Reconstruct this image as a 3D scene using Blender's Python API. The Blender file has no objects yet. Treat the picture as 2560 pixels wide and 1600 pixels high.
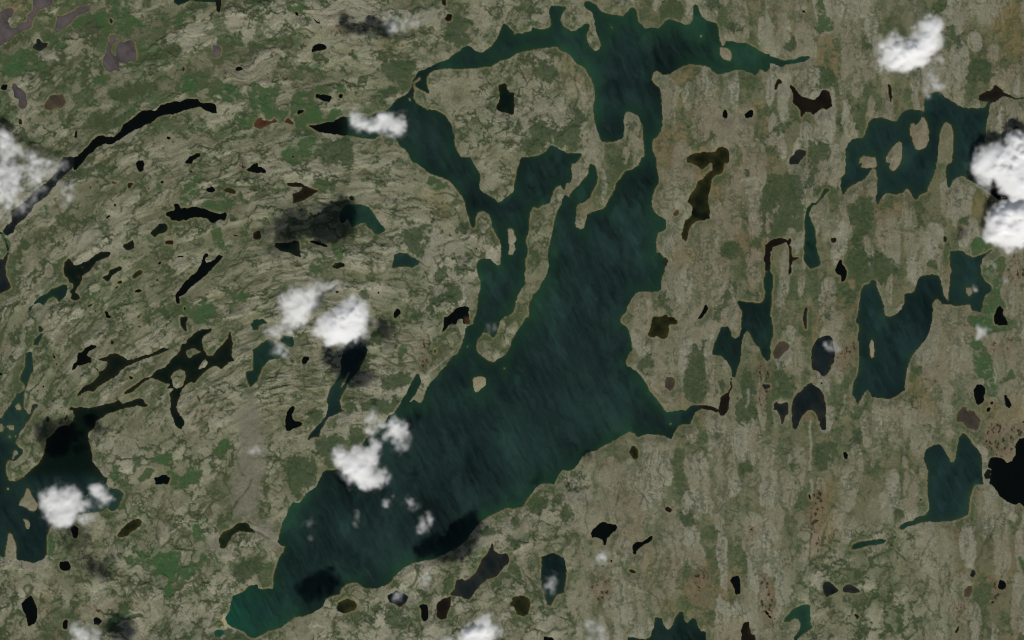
import bpy, math, random
import numpy as np

# ---------------------------------------------------------------- camera, sky, sun
# One picture unit (px) of the 2560 x 1600 view is 6 m on the ground.
S = 6.0
ALT = 150000.0
SUN_ELEV = math.radians(50)
SUN_HX, SUN_HY = 0.132, -0.991            # horizontal direction towards the sun (from the south)
scene = bpy.context.scene
cam_d = bpy.data.cameras.new("camera")
cam = bpy.data.objects.new("camera", cam_d)
scene.collection.objects.link(cam)
cam.location = (0, 0, ALT)
cam.rotation_euler = (0, 0, 0)
cam_d.sensor_width = 36
cam_d.lens = 36 * ALT / (2560 * S)
cam_d.clip_start = 100
cam_d.clip_end = 1500000
scene.camera = cam

w = bpy.data.worlds.new("World")
scene.world = w
w.use_nodes = True
nt = w.node_tree
bg = nt.nodes["Background"]
sky = nt.nodes.new("ShaderNodeTexSky")
sky.sky_type = 'NISHITA'
sky.sun_disc = False
sky.sun_elevation = SUN_ELEV
sky.sun_rotation = math.atan2(SUN_HX, SUN_HY)
nt.links.new(sky.outputs[0], bg.inputs[0])
bg.inputs[1].default_value = 0.05

sun_d = bpy.data.lights.new("sun", 'SUN')
sun_d.energy = 4.3
sun_d.angle = math.radians(0.5)
sun_d.color = (1.0, 0.965, 0.90)
sun = bpy.data.objects.new("sun", sun_d)
scene.collection.objects.link(sun)
ce = math.cos(SUN_ELEV)
from mathutils import Vector
sun.rotation_euler = Vector((SUN_HX * ce, SUN_HY * ce, math.sin(SUN_ELEV))).to_track_quat('Z', 'Y').to_euler()
sun.location = (0, 0, 5000)

scene.view_settings.view_transform = 'Standard'
scene.view_settings.look = 'None'
scene.view_settings.gamma = 1
scene.view_settings.exposure = 0.0
scene.cycles.volume_bounces = 16
scene.cycles.max_bounces = 18
scene.cycles.transparent_max_bounces = 16
scene.cycles.volume_max_steps = 256
scene.cycles.use_denoising = True
scene.cycles.pixel_filter_type = 'BLACKMAN_HARRIS'
scene.cycles.filter_width = 1.1

# ---------------------------------------------------------------- traced outlines
# crop letter, name, kind, points measured in a 3.78x enlargement of each 640 x 400 crop
WATER = """A G1 g -40,120 0,118 60,75 110,75 130,105 110,150 70,190 80,240 110,265 160,250 215,210 250,215 262,190 265,140 310,110 318,60 315,-30 510,-30 500,40 440,60 380,90 340,130 305,190 290,250 262,262 240,280 200,290 150,325 100,365 50,400 0,440 -40,460
A G2 g 540,150 580,155 640,125 700,100 760,65 850,50 858,85 800,115 730,140 690,180 640,235 590,270 535,305 512,280 525,240 540,190
A P1 d 305,455 345,410 345,370 375,370 400,395 460,405 440,445 380,490 345,485 320,465
A G3 g 1060,330 1095,335 1095,390 1065,420 1045,460 1040,490 1070,520 1105,545 1125,580 1130,680 1080,665 1030,680 1000,650 975,600 975,560 1000,510 1010,450 1035,400 1040,350
A G3 g 1125,400 1180,400 1235,380 1265,410 1280,450 1285,560 1220,570 1190,605 1150,585 1100,580 1095,520 1110,440
A G4 g 2005,425 2040,430 2090,465 2085,510 2050,545 1990,525 2010,480
A P2 k 2220,640 2250,625 2295,635 2300,655 2260,665 2220,665
A P3 b 1725,620 1743,650 1735,680 1715,670
A P4 k 20,800 70,800 50,850 5,845
A G5 g 115,785 150,790 160,815 200,835 245,885 240,930 258,965 250,1010 210,1028 165,1000 185,945 135,910 130,860 110,830
A G6 h 420,985 450,940 480,905 590,895 620,960 600,1000 570,1025 530,1010 465,1045 420,1020
A P5 b 718,1215 735,1290 730,1315 705,1310 698,1280
A P6 b 180,1120 212,1125 215,1180 170,1170
A K1 k 680,1540 760,1440 830,1385 870,1330 930,1285 965,1270 1010,1292 1075,1298 1130,1240 1160,1185 1230,1145 1290,1080 1350,1040 1410,1035 1470,1045 1510,990 1570,980 1640,955 1700,960 1760,940 1830,930 1870,940 1890,970 1950,975 1990,965 2030,985 2050,1020 2050,1075 2000,1070 1960,1055 1900,1015 1850,1012 1810,1030 1730,1050 1640,1080 1560,1085 1500,1100 1420,1160 1330,1200 1260,1240 1200,1270 1130,1320 1050,1370 1000,1365 940,1375 880,1435 830,1470 780,1540
A TL t 1610,-30 1640,20 1690,50 1730,30 1800,10 1900,15 2000,15 2035,20 2035,-30
A P7 b 2030,-20 2035,20 2050,100 2075,120 2090,60 2090,-30
A P8 k 1560,1290 1590,1285 1620,1300 1600,1320
A P9 k 1740,1550 1800,1480 1850,1450 1900,1440 1880,1475 1830,1512 1810,1545
A P10 b 1040,165 1065,190 1055,220 1035,205
A P11 k 1012,58 1035,65 1028,80 1010,75
B P12 k 365,110 395,110 403,135 400,152 375,140
B P13 k 512,140 530,145 560,185 608,220 600,230 570,215 540,175
B P14 k 525,465 555,430 590,415 620,405 670,430 670,455 640,465 600,480 560,485 530,488
B P15 b 1785,170 1800,135 1850,130 1860,145 1850,185 1815,202 1785,190
B P16 o 1735,-20 1820,-20 1795,60 1760,40
B P17 k 565,895 580,885 690,905 722,925 700,960 650,955 600,935 565,920
B P18 k 780,890 815,885 825,910 805,935 780,915
B P19 k 385,1065 400,1040 465,1035 465,1055 425,1065 400,1088
B P20 r -20,1160 10,1130 40,1110 60,1130 140,1140 175,1115 205,1155 150,1165 120,1180 70,1205 40,1215 0,1205 -20,1200
B P21 r 270,1160 290,1120 320,1120 360,1165 330,1175
B P22 k 335,1465 360,1462 365,1485 345,1490
B P23 k 92,685 112,685 110,702 95,700
B K2 k 490,1182 560,1185 640,1160 720,1150 780,1115 820,1100 865,1105 865,1280 800,1278 700,1270 610,1250 560,1235 520,1205
B M t 863,1105 900,1090 1000,1080 1090,1090 1110,1075 1180,1070 1230,1045 1270,1010 1300,965 1350,925 1400,900 1440,880 1465,830 1480,820 1500,850 1490,890 1490,925 1520,975 1570,1010 1620,1035 1700,1045 1740,1060 1790,1090 1830,1150 1860,1210 1875,1280 1885,1380 1910,1440 1950,1500 1970,1540 1480,1540 1460,1500 1440,1460 1400,1410 1350,1375 1340,1340 1310,1300 1260,1280 1200,1275 1160,1290 1130,1310 1070,1312 1000,1300 930,1290 863,1280
B M t 1490,745 1510,710 1550,670 1600,655 1650,630 1700,600 1780,570 1850,540 1890,500 1940,465 2000,430 2030,440 2080,485 2150,500 2180,470 2220,440 2250,400 2290,330 2310,290 2345,215 2370,240 2440,300 2440,530 2380,555 2310,575 2250,600 2220,630 2130,640 2050,650 1960,655 1850,650 1750,650 1690,660 1650,690 1610,740 1615,800 1640,850 1640,890 1600,870 1540,840 1500,820 1510,780 1550,760 1540,735 1500,760 1480,830 1465,830
B IS land 1445,925 1462,920 1470,940 1460,955 1447,945
B PM e 2290,790 2310,800 2350,785 2370,800 2375,840 2400,870 2440,880 2440,1080 2400,1080 2330,1060 2270,1035 2275,1000 2290,950 2300,880
C PM e -30,870 5,880 18,950 5,1010 -5,1060 -30,1078
C M t -30,325 0,335 40,318 80,325 150,300 185,290 200,250 230,270 280,280 330,275 360,240 365,180 350,130 350,80 370,58 430,52 500,65 505,90 480,120 465,150 465,190 480,235 510,270 560,290 610,285 650,255 690,225 725,225 735,250 720,300 705,340 715,390 735,440 775,475 800,480 825,465 835,420 825,380 805,310 790,270 770,230 775,180 760,130 720,90 690,60 680,20 700,5 740,15 790,45 820,80 860,110 920,130 980,145 1050,150 1080,120 1110,85 1140,65 1175,85 1185,130 1190,190 1210,225 1260,260 1310,265 1370,265 1420,235 1440,200 1480,175 1530,190 1580,210 1640,230 1690,225 1715,180 1715,120 1715,60 1730,35 1755,60 1775,110 1800,160 1840,190 1890,205 1930,215 1945,260 1955,300 1960,385 1970,410 1995,440 2010,410 2025,380 2040,385 2100,395 2160,405 2220,410 2290,440 2340,480 2380,505 2440,515 2440,640 2400,680 2370,670 2340,650 2325,680 2300,710 2250,690 2180,665 2110,660 2050,680 1990,700 1940,705 1900,680 1880,640 1830,620 1750,615 1680,610 1620,625 1560,650 1510,690 1450,705 1420,710 1400,690 1370,670 1340,680 1325,710 1325,760 1350,800 1390,830 1405,880 1410,950 1415,1020 1420,1100 1420,1160 1405,1240 1370,1290 1330,1320 1320,1380 1335,1440 1365,1500 1370,1540 1225,1540 1250,1470 1250,1420 1240,1330 1235,1250 1230,1190 1210,1130 1180,1085 1140,1060 1100,1050 1070,1070 1060,1130 1060,1200 1055,1280 1040,1310 990,1330 920,1340 850,1340 830,1310 815,1250 795,1200 780,1140 770,1090 765,1000 780,930 785,870 770,800 740,730 710,680 670,630 620,600 590,560 550,525 490,490 450,475 430,440 390,440 320,450 250,465 150,480 80,495 20,520 -30,545
C M t 100,1550 140,1500 200,1480 270,1465 320,1430 350,1390 375,1370 410,1385 450,1410 520,1440 600,1450 650,1445 665,1460 640,1490 600,1550
C IS2 land 1965,440 1985,450 2010,445 2050,460 2065,500 2085,530 2070,580 2030,570 1990,545 1965,520
C IS3 land 930,252 950,255 952,270 935,272
C IS4 land 1775,335 1795,333 1797,350 1778,355
C P24 k 1985,1060 2000,1035 2025,1045 2040,1100 2030,1120 2000,1110 1985,1085
C P25 k 2200,1080 2240,1045 2280,1035 2280,1080 2250,1118 2200,1115
C P26 b 2232,978 2250,980 2245,995 2232,992
C O1 o 1650,1540 1655,1500 1690,1460 1750,1440 1830,1440 1920,1435 1950,1390 1990,1385 2035,1400 2050,1450 2045,1540
D M t -30,515 40,530 120,560 200,572 270,555 310,525 370,525 430,545 380,560 330,580 260,595 180,610 130,635 100,620 60,605 20,600 -30,640
D P27 k 322,105 335,92 355,105 360,130 325,122
D P28 b 55,850 65,800 100,745 125,755 130,790 100,795 75,850
D B1 b 205,820 215,795 235,810 260,840 300,890 380,930 440,950 480,910 510,860 545,845 585,870 600,930 605,1010 560,1030 510,1020 470,1060 420,1095 405,1065 360,1060 320,1110 305,1060 285,1010 235,980 235,920 245,890
D P29 b 1380,620 1410,625 1435,645 1410,662 1385,645
D P30 b 1125,800 1140,790 1165,850 1180,910 1170,970 1150,960 1145,900
D R n 1475,940 1490,900 1560,870 1620,860 1680,920 1740,960 1800,990 1850,1010 1900,1020 1980,1020 2050,1010 2080,960 2090,935 2140,960 2100,980 2090,1050 2070,1130 2060,1220 2045,1330 2050,1400 2100,1450 2150,1540 730,1540 735,1480 735,1400 750,1370 800,1310 850,1305 890,1300 920,1260 935,1200 950,1150 1000,1120 1060,1110 1120,1130 1180,1145 1220,1140 1240,1100 1270,1060 1320,1040 1380,1035 1440,1045 1480,1060 1475,1000
D CR n 2060,925 2090,890 2130,875 2200,870 2240,890 2330,925 2440,885 2440,897 2340,940 2240,915 2170,915 2140,960 2090,960
D IS5 land 1335,1230 1350,1170 1380,1160 1395,1190 1420,1160 1450,1115 1480,1110 1505,1150 1525,1230 1520,1330 1490,1390 1430,1420 1390,1400 1370,1320 1340,1280
D IS6 land 1660,1170 1690,1150 1730,1180 1755,1250 1755,1330 1750,1400 1740,1540 1600,1540 1605,1400 1625,1280
D IS7 land 1120,1540 1120,1500 1150,1430 1200,1360 1240,1330 1265,1350 1265,1440 1255,1540
D IS6 land 860,1540 860,1500 900,1470 960,1480 985,1540
D P31 d 200,1550 200,1500 240,1460 270,1420 310,1410 365,1430 355,1460 320,1490 290,1550
D P32 b 2310,1215 2340,1200 2370,1205 2375,1235 2340,1250
E K1 k 700,100 690,-30 810,-30 770,30 720,90
E K3 d 700,-30 690,80 650,110 560,180 520,240 450,330 390,380 320,420 290,500 230,550 170,600 120,680 60,720 25,670 60,620 120,580 100,480 170,440 260,370 330,290 420,230 520,130 560,20 600,-30
E K4 d -30,980 30,940 60,880 85,865 70,930 55,1000 60,1090 85,1150 110,1220 60,1225 0,1260 -30,1260
E P33 k 1275,30 1300,5 1350,5 1365,50 1355,100 1325,118 1290,80
E P9 k 1740,35 1770,0 1790,-30 1830,-30 1800,20 1770,40
E P34 b 1785,105 1800,95 1830,100 1830,120 1800,122
E P35 k 1515,205 1530,195 1548,205 1535,228
E P36 k 1935,280 1970,255 1995,245 2035,275 2025,300 1980,305
E P37 o 2115,285 2150,265 2200,275 2235,300 2210,322 2150,305
E P38 k 2325,90 2380,40 2440,20 2440,115 2380,110
E P39 b 1205,215 1240,205 1265,220 1240,240 1230,265 1210,260
E P40 r 1045,195 1080,200 1115,220 1075,225
E P41 d 1073,420 1095,412 1102,430 1085,442
E P42 k 905,480 925,480 925,497 908,500
E P43 k 1000,545 1030,520 1050,525 1020,555
E K5 k 1565,500 1600,485 1650,475 1645,415 1680,410 1710,460 1760,455 1810,445 1870,440 1930,460 2000,490 2070,510 2130,490 2140,510 2125,575 2070,565 2030,600 1980,590 1960,555 1900,540 1830,540 1760,565 1690,575 1620,570 1605,540 1575,530
E O2 e 1425,700 1430,670 1460,640 1510,600 1570,605 1590,655 1550,690 1500,700 1465,730
E P44 b 1560,770 1590,760 1640,765 1640,805 1600,795 1565,795
E O3 e 1165,820 1180,790 1240,760 1270,755 1270,830 1230,855 1190,850
E K6 e 605,1020 610,980 640,935 670,935 690,970 700,1000 760,985 820,960 870,920 930,890 960,865 1030,860 1045,885 1020,920 980,940 920,955 880,1000 850,1050 800,1075 780,1095 780,1130 750,1180 730,1220 710,1250 770,1295 740,1320 700,1335 675,1310 680,1275 660,1240 690,1200 690,1170 650,1150 640,1110 605,1080
E T1 t 320,1350 370,1300 430,1270 480,1225 550,1195 600,1175 635,1180 640,1240 610,1300 555,1340 530,1310 500,1290 460,1310 410,1370 370,1350 340,1355 310,1390 295,1420 275,1440 265,1400 300,1380
E T2 e 968,1110 1025,1085 1040,1045 1080,1025 1130,1000 1155,1030 1100,1060 1060,1100 1030,1140 1000,1140
E P45 o 1245,1110 1270,1070 1310,1045 1350,1045 1345,1075 1310,1100 1260,1120
E P46 k 1075,1225 1100,1190 1130,1185 1110,1205 1085,1225
E P47 k 1265,1240 1290,1220 1340,1225 1335,1245 1290,1255
E K7 k 1660,1280 1690,1230 1740,1150 1800,1100 1870,1050 1895,1000 1900,950 1930,885 1970,890 1960,915 1935,925 1945,970 2000,960 2060,900 2105,905 2080,950 2020,1010 1960,1070 1900,1130 1830,1180 1770,1240 1700,1300 1710,1355 1670,1360 1665,1320
E P48 k 1640,930 1680,912 1750,905 1760,915 1700,925
E P49 b 2200,712 2260,705 2235,725 2200,722
E P50 k 985,1425 1015,1425 1030,1455 1055,1480 1030,1495 1005,1475
E P51 k 1740,1390 1760,1390 1755,1420 1742,1420
E P52 k 1500,965 1530,962 1520,980 1480,985
E P53 b 820,1395 860,1355 890,1350 850,1385
E P54 b 2405,700 2440,690 2440,745 2410,730
F P38 k -30,50 0,65 50,65 95,95 85,130 30,125 -30,115
F P54 b -30,680 30,665 45,700 35,740 -10,745 -30,740
F P55 b 290,215 330,220 380,210 440,230 510,260 590,290 540,320 500,350 440,385 390,395 340,420 350,370 345,325 390,305 440,280 450,265 390,255 300,245
F P56 b 875,350 900,340 930,355 925,380 890,375
F L1 t 845,430 880,415 960,420 1020,425 1070,450 1110,500 1140,560 1190,620 1220,650 1210,680 1160,700 1130,710 1100,680 1080,650 1050,640 1040,600 1000,600 960,615 900,635 890,590 870,560 840,590 800,590 790,520 805,470
F L2 e 180,780 240,785 300,780 350,760 400,765 415,800 415,870 420,930 380,910 330,880 280,870 220,850 180,820
F P57 k 500,765 560,765 620,790 680,810 680,828 620,815 560,795 510,780
F L3 n 1310,885 1360,875 1420,880 1470,915 1550,950 1530,985 1480,1010 1400,1005 1340,1015 1280,1025 1285,970 1300,920
F P58 o 715,1005 750,975 800,970 835,985 840,1010 800,1015 760,1030 720,1020
F P59 k 1150,1238 1168,1238 1168,1257 1150,1257
F P60 k 2068,822 2088,822 2088,845 2070,845
F P61 k 1300,1440 1325,1410 1355,1410 1370,1440 1345,1460 1320,1500 1300,1490
F P62 k 1785,1550 1800,1500 1850,1440 1890,1400 1930,1378 1980,1390 2010,1400 2015,1480 2010,1550 1960,1550 1950,1500 1920,1495 1890,1550
F M t 1470,-30 1520,30 1580,80 1640,120 1700,155 1760,165 1820,190 1860,230 1900,290 1950,350 1980,410 1985,470 2005,540 2020,600 2040,640 2060,650 2070,590 2080,530 2100,495 2150,485 2200,510 2220,560 2235,630 2260,690 2300,750 2315,820 2315,920 2305,980 2280,1000 2250,970 2210,940 2150,930 2110,945 2090,980 2090,1040 2100,1100 2115,1150 2115,1230 2095,1310 2090,1400 2080,1480 2070,1550 2360,1550 2370,1500 2440,1430 2440,320 2400,330 2350,360 2320,400 2300,412 2260,370 2230,350 2180,320 2120,290 2110,230 2120,190 2110,130 2080,80 2050,20 2020,-30
F IS8 land 2385,660 2400,645 2440,660 2440,790 2400,810 2380,790 2385,720
G IS8 land -30,645 5,655 20,690 40,740 30,775 0,795 -30,800
G IS8W land -30,810 20,800 35,840 10,890 -30,900
G M t -30,330 10,300 25,180 50,90 70,30 90,-30 610,-30 575,30 560,90 565,160 560,210 515,210 505,270 490,290 460,240 420,250 395,300 375,370 355,410 300,425 255,460 205,440 175,490 160,560 165,620 160,690 135,750 140,830 135,920 125,1010 125,1100 125,1175 80,1230 50,1290 35,1380 10,1440 -30,1450
G M t 185,1550 160,1480 160,1400 175,1320 190,1280 240,1240 275,1180 320,1100 345,1030 350,960 340,900 345,830 370,740 385,650 400,570 430,490 470,400 500,330 540,355 570,290 620,250 670,190 710,140 725,60 740,35 780,45 800,100 815,150 800,220 770,270 740,340 700,400 640,405 615,430 605,500 595,590 610,640 650,660 680,640 700,570 705,520 760,490 830,470 880,440 900,385 940,340 970,270 980,220 1030,170 1070,100 1150,90 1195,50 1220,-30 1365,-30 1365,60 1385,150 1385,210 1350,290 1320,350 1325,430 1350,490 1400,530 1450,570 1450,650 1420,680 1375,685 1365,760 1365,870 1400,885 1430,910 1430,970 1445,1000 1440,1050 1415,1110 1410,1170 1415,1215 1380,1245 1330,1250 1260,1245 1200,1245 1160,1270 1120,1330 1090,1380 1060,1450 1030,1490 1000,1550
G GR o 1440,910 1480,950 1465,1000 1440,1010 1425,950
G O1 o 1680,-30 2025,-30 2010,30 1985,130 1930,140 1895,170 1880,250 1850,330 1850,400 1870,480 1880,550 1800,570 1740,580 1700,610 1670,660 1655,730 1640,775 1610,750 1605,700 1625,620 1640,570 1690,530 1705,460 1690,420 1655,390 1690,320 1730,280 1760,200 1800,180 1850,120 1890,90 1895,30 1870,30 1810,90 1790,90 1760,60 1700,30
G P63 r 1515,515 1550,480 1585,465 1580,500 1545,525
G P64 k 1742,1500 1780,1450 1800,1430 1810,1390 1840,1360 1855,1400 1840,1440 1800,1480 1780,1505
G L4 o 1385,1550 1400,1490 1445,1455 1480,1480 1520,1512 1560,1512 1570,1550
G L5 t 2120,1340 2150,1330 2230,1340 2350,1350 2380,1320 2390,1250 2370,1180 2375,1120 2400,1070 2440,1040 2440,1550 2170,1550 2175,1470 2170,1420 2140,1380
G P65 b 2375,940 2390,880 2410,830 2440,810 2440,1050 2395,1040 2400,980
H L5 t -30,1050 30,1055 50,1090 50,1170 35,1260 35,1340 25,1430 20,1550 -30,1550
H P65 b -30,810 0,780 50,750 120,730 170,750 190,770 150,790 100,800 50,830 10,890 -30,880
H P66 b 195,745 215,735 220,780 200,800 225,850 235,920 290,915 300,925 240,960 220,1000 225,1060 200,1090 195,1060 205,1000 205,900 200,830 175,790
H L6 t 345,700 350,600 355,520 370,450 410,400 450,400 500,330 530,270 570,265 570,290 530,350 480,400 430,430 400,460 390,520 410,580 440,630 455,720 460,820 480,900 500,970 490,1000 440,1015 400,1030 360,990 340,930 340,830
H R n 680,330 700,325 685,240 685,180 730,120 735,-30 2150,-30 1960,130 1930,200 1870,170 1850,150 1800,160 1750,200 1720,260 1690,265 1690,200 1680,120 1680,60 1710,20 1700,-30 1590,-30 1590,80 1555,160 1530,230 1500,300 1430,325 1410,370 1385,385 1365,350 1340,290 1310,270 1270,310 1220,330 1160,320 1120,305 1080,350 1060,400 1030,435 1020,380 1035,300 1035,200 1020,100 1010,80 980,90 950,140 900,190 850,210 810,240 760,270 730,300 715,320
H IS9 land 1145,70 1160,20 1180,-30 1265,-30 1250,40 1215,85 1180,105
H IS6 land 880,70 900,20 930,-30 1020,-30 1025,50 990,75 940,80
H IS9 land 1120,-30 1150,10 1150,-30
H P67 k 1870,100 1940,30 1970,60 1960,120 2010,180 2060,160 2130,170 2200,250 2260,290 2290,390 2310,410 2230,410 2140,350 2060,280 1960,220 1900,180
H P68 d 1655,722 1690,725 1690,780 1662,778
H P69 k 630,1035 645,1000 670,945 700,940 705,990 740,1040 750,1080 735,1120 700,1155 685,1140 685,1090 650,1080
H P70 b 1170,788 1190,790 1172,798
H P71 b 1298,1120 1318,1120 1315,1140 1300,1140
H L7 n 1720,870 1790,855 1850,865 1890,900 1930,925 1985,900 2060,880 2120,840 2125,855 2060,900 2030,940 2010,1000 2020,1080 2050,1140 2110,1190 2120,1230 2060,1270 2040,1320 2025,1400 2005,1440 1930,1425 1915,1370 1870,1365 1800,1380 1710,1360 1650,1365 1605,1310 1580,1325 1560,1370 1550,1440 1550,1550 830,1550 850,1470 860,1380 870,1280 900,1180 960,1160 990,1130 1020,1150 1035,1210 1070,1290 1090,1370 1110,1470 1140,1480 1200,1465 1260,1410 1290,1350 1295,1260 1380,1250 1410,1170 1430,1100 1470,1095 1540,1080 1580,1080 1610,1090 1640,1170 1660,1270 1700,1340 1710,1250 1715,1150 1730,1050 1715,960
H IS10 land 1650,1210 1670,1195 1700,1210 1710,1250 1700,1340 1670,1290
H IS11 land 1870,1205 1920,1210 1930,1260 1900,1290 1880,1260
H P72 k 2140,1550 2140,1470 2160,1410 2190,1370 2220,1410 2220,1470 2240,1550
H P73 d 332,1550 335,1450 350,1395 370,1395 370,1450 365,1550
H CR2 k 2250,760 2350,770 2419,790 2400,820 2340,840 2280,800
E CR3 t -30,660 20,680 60,730 75,800 85,860 60,870 55,800 30,700 -30,690
E SM k 1450,1300 1480,1295 1460,1305
F ISP land 0,0 1,0 0,1
F P74 o 1320,500 1321,500
E SM2 r 1420,1400 1470,1390 1450,1412
E SM3 r 1285,1490 1330,1445 1340,1450 1310,1490
E ISX land 760,1012 778,1012 770,1030
E ISX land 740,1100 755,1098 750,1115
H P75 b 590,735 640,730 650,770 600,780
E P76 b 830,270 870,240 870,260 840,280
E P77 e 1100,1150 1150,1130 1150,1165 1110,1165
E P78 b 1210,470 1212,470
E P79 b 1470,1130 1530,1125 1480,1145
E P80 k 2240,170 2242,170
F P81 k 750,1240 805,1238 790,1255 755,1258
F P82 b 1970,1115 1985,1100 1975,1120
E P83 b 1395,230 1400,280 1390,280
F P84 t 590,1270 650,1240 640,1300 600,1315
G P85 k 1380,872 1405,878 1385,882
E P86 o 880,1425 930,1410 900,1440
D DP b 1990,900 2040,870 2110,850 2140,800 2200,840 2230,880 2330,915 2340,935 2230,905 2180,940 2140,970 2060,960 1995,950
I W1 n 320,190 350,160 390,130 412,125 380,180 355,235 320,235
I P87 t 355,60 380,50 410,90 405,120 370,110
I W2 n 245,320 270,298 305,300 305,380 310,440 320,480 290,520 270,570 250,640 225,700 230,760 225,830 260,880 285,890 290,850 310,795 350,790 360,810 330,840 300,900 270,950 235,1000 200,1050 170,1120 145,1160 170,1190 210,1220 215,1260 170,1310 120,1340 110,1300 130,1250 155,1240 165,1270 140,1290 115,1330 75,1330 60,1400 60,1470 80,1550 -30,1550 -30,1110 30,1060 50,1020 20,980 -20,930 20,920 50,860 80,820 120,760 160,690 200,680 235,660 235,610 195,570 190,530 220,480 240,430 240,380
I ISA land 135,820 170,785 200,820 195,850 160,845
I ISB land 55,1010 90,990 135,1000 130,1040 90,1040
I ISC land 120,1250 145,1230 165,1245 160,1280 125,1290
I ISD land 85,1095 105,1095 105,1115 88,1112
I ISD land 140,1090 160,1078 160,1100 140,1105
I P88 k 0,500 20,500 22,528 0,525
I P89 k 485,320 500,310 515,340 515,375 495,350
I P90 k 395,630 415,610 425,645 400,645
I P91 k 345,665 365,655 365,680 350,688
I P92 t 435,920 455,905 472,925 465,960 440,955
I K8 k 675,485 700,410 725,390 735,300 770,310 810,270 860,235 915,240 910,265 860,290 820,330 870,355 850,375 870,395 790,420 740,430 710,460
I K9 e 920,370 980,350 1030,335 1080,315 1150,340 1210,380 1280,365 1350,340 1420,320 1480,290 1550,260 1610,275 1560,295 1500,320 1430,345 1350,375 1260,410 1190,440 1140,475 1110,530 1040,565 980,600 920,640 880,675 830,670 770,700 730,730 715,750 740,690 780,640 850,600 910,560 940,520 930,490 890,450 880,420 900,440 940,490 990,470 1020,400 1000,385 950,385
I K10 e 1700,-30 1710,40 1740,100 1765,120 1760,60 1770,-30
I K11 e 1770,180 1810,150 1860,100 1920,90 2005,75 1990,100 1920,150 1910,200 1930,290 1960,340 2020,330 2060,270 2110,230 2150,170 2180,100 2180,180 2205,220 2190,290 2195,360 2220,380 2160,400 2120,440 2090,465 2050,440 2000,440 1960,470 1910,500 1880,550 1840,590 1790,590 1760,610 1730,640 1710,680 1680,760 1670,830 1700,900 1740,940 1755,980 1710,1030 1660,1000 1640,930 1610,870 1610,780 1600,690 1640,650 1560,640 1620,600 1570,600 1510,570 1440,550 1390,570 1340,600 1290,640 1230,690 1170,710 1180,680 1250,630 1300,590 1370,550 1420,540 1480,480 1560,450 1600,400 1660,340 1710,290 1720,230 1760,220
I - land 1755,300 1830,265 1890,290 1900,305 1840,330 1790,360 1770,350
I - land 1640,490 1700,465 1750,480 1755,560 1730,620 1680,650 1640,640 1630,570 1600,540
I - land 1870,465 1900,410 1945,365 1965,400 1950,440 1900,455
I K12 e 560,1010 600,985 640,1000 690,950 700,900 690,850 650,860 680,815 710,830 760,820 830,830 910,820 990,790 1070,780 1120,760 1160,790 1230,770 1290,745 1350,740 1370,780 1400,800 1390,820 1330,820 1300,810 1200,830 1100,855 1020,880 950,930 910,960 890,1010 840,1060 825,1100 850,1160 865,1230 875,1330 900,1370 950,1430 990,1490 1005,1550 170,1550 220,1490 300,1400 350,1370 400,1310 410,1270 430,1200 435,1130 500,1080
I P93 b 600,950 625,900 640,880 630,940 610,955
I P94 k 1215,535 1235,525 1260,550 1230,565
I P95 b 1285,60 1310,50 1345,60 1320,75
I P96 b 1110,100 1130,85 1180,110 1150,110
I P97 b 1045,240 1045,180 1075,200 1078,225
I P98 k 1460,1550 1500,1480 1530,1460 1580,1470 1600,1512 1590,1550
I P99 r 1860,710 1885,720 1900,770 1890,780
I P100 b 520,400 540,400 535,440 525,430
I W3 t 2320,490 2370,480 2410,440 2410,300 2440,270 2440,560 2370,640 2340,580
I P101 t 2370,40 2400,5 2440,0 2440,95 2390,85
J P101 t -30,0 60,-10 110,20 60,50 0,70 -30,90
J W3 t -30,280 0,270 60,220 120,180 160,190 200,230 240,250 330,330 270,355 200,370 120,380 80,420 50,480 20,540 0,570 -30,580
J CP t 230,180 270,150 350,150 355,200 355,250 310,250 250,210
J K13 n 990,80 1010,65 1030,90 1030,180 1040,250 1060,290 1020,370 980,470 930,530 900,560 870,600 850,650 830,690 800,730 790,800 810,850 850,860 780,880 720,900 680,920 640,990 600,1060 600,1110 560,1110 520,1120 490,1140 490,1100 540,1050 600,980 640,930 670,880 680,820 670,740 690,660 740,600 790,530 800,480 800,380 830,300 870,230 910,160
J - land 800,640 830,560 890,480 890,500 850,570 815,640
J P102 k 435,380 460,345 500,345 510,370 480,410 455,420 440,405
J P103 k 340,810 365,825 365,860 340,890 340,930 370,960 440,970 435,995 400,1010 370,1030 320,1050 285,1050 275,1000 280,920 290,860
J P62 k 1770,50 1780,-30 1900,-30 1890,0 1830,50 1785,105 1758,115
J P104 r 1965,-30 1965,25 1990,45 2015,35 2020,-30
J P105 o 1680,310 1685,275 1705,270 1705,290 1690,312
J P106 k 1593,372 1607,372 1605,387 1593,385
J M t 2060,-30 2050,40 2000,60 1975,90 1965,170 1940,250 1900,320 1850,350 1800,420 1740,480 1690,550 1640,600 1615,650 1590,730 1560,775 1530,775 1500,750 1470,775 1440,785 1480,740 1530,650 1560,590 1550,510 1520,510 1490,560 1445,640 1420,700 1380,750 1350,820 1310,880 1250,910 1210,970 1150,1020 1110,1050 1050,1110 1000,1170 950,1220 900,1290 850,1350 790,1410 720,1415 660,1415 630,1440 600,1500 585,1550 2450,1550 2450,-30
J - land 2360,-30 2310,10 2290,70 2270,130 2250,165 2230,160 2190,120 2150,120 2100,180 2080,260 2100,310 2160,350 2200,390 2260,395 2300,360 2360,320 2395,260 2425,180 2450,140 2450,-30
J IS12 land 2050,560 2090,535 2140,530 2175,560 2170,610 2130,640 2090,680 2065,670 2045,620
J IS13 land 2340,458 2355,458 2355,472 2342,472
J IS14 land 1992,265 2005,245 2012,250 2000,275
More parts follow.
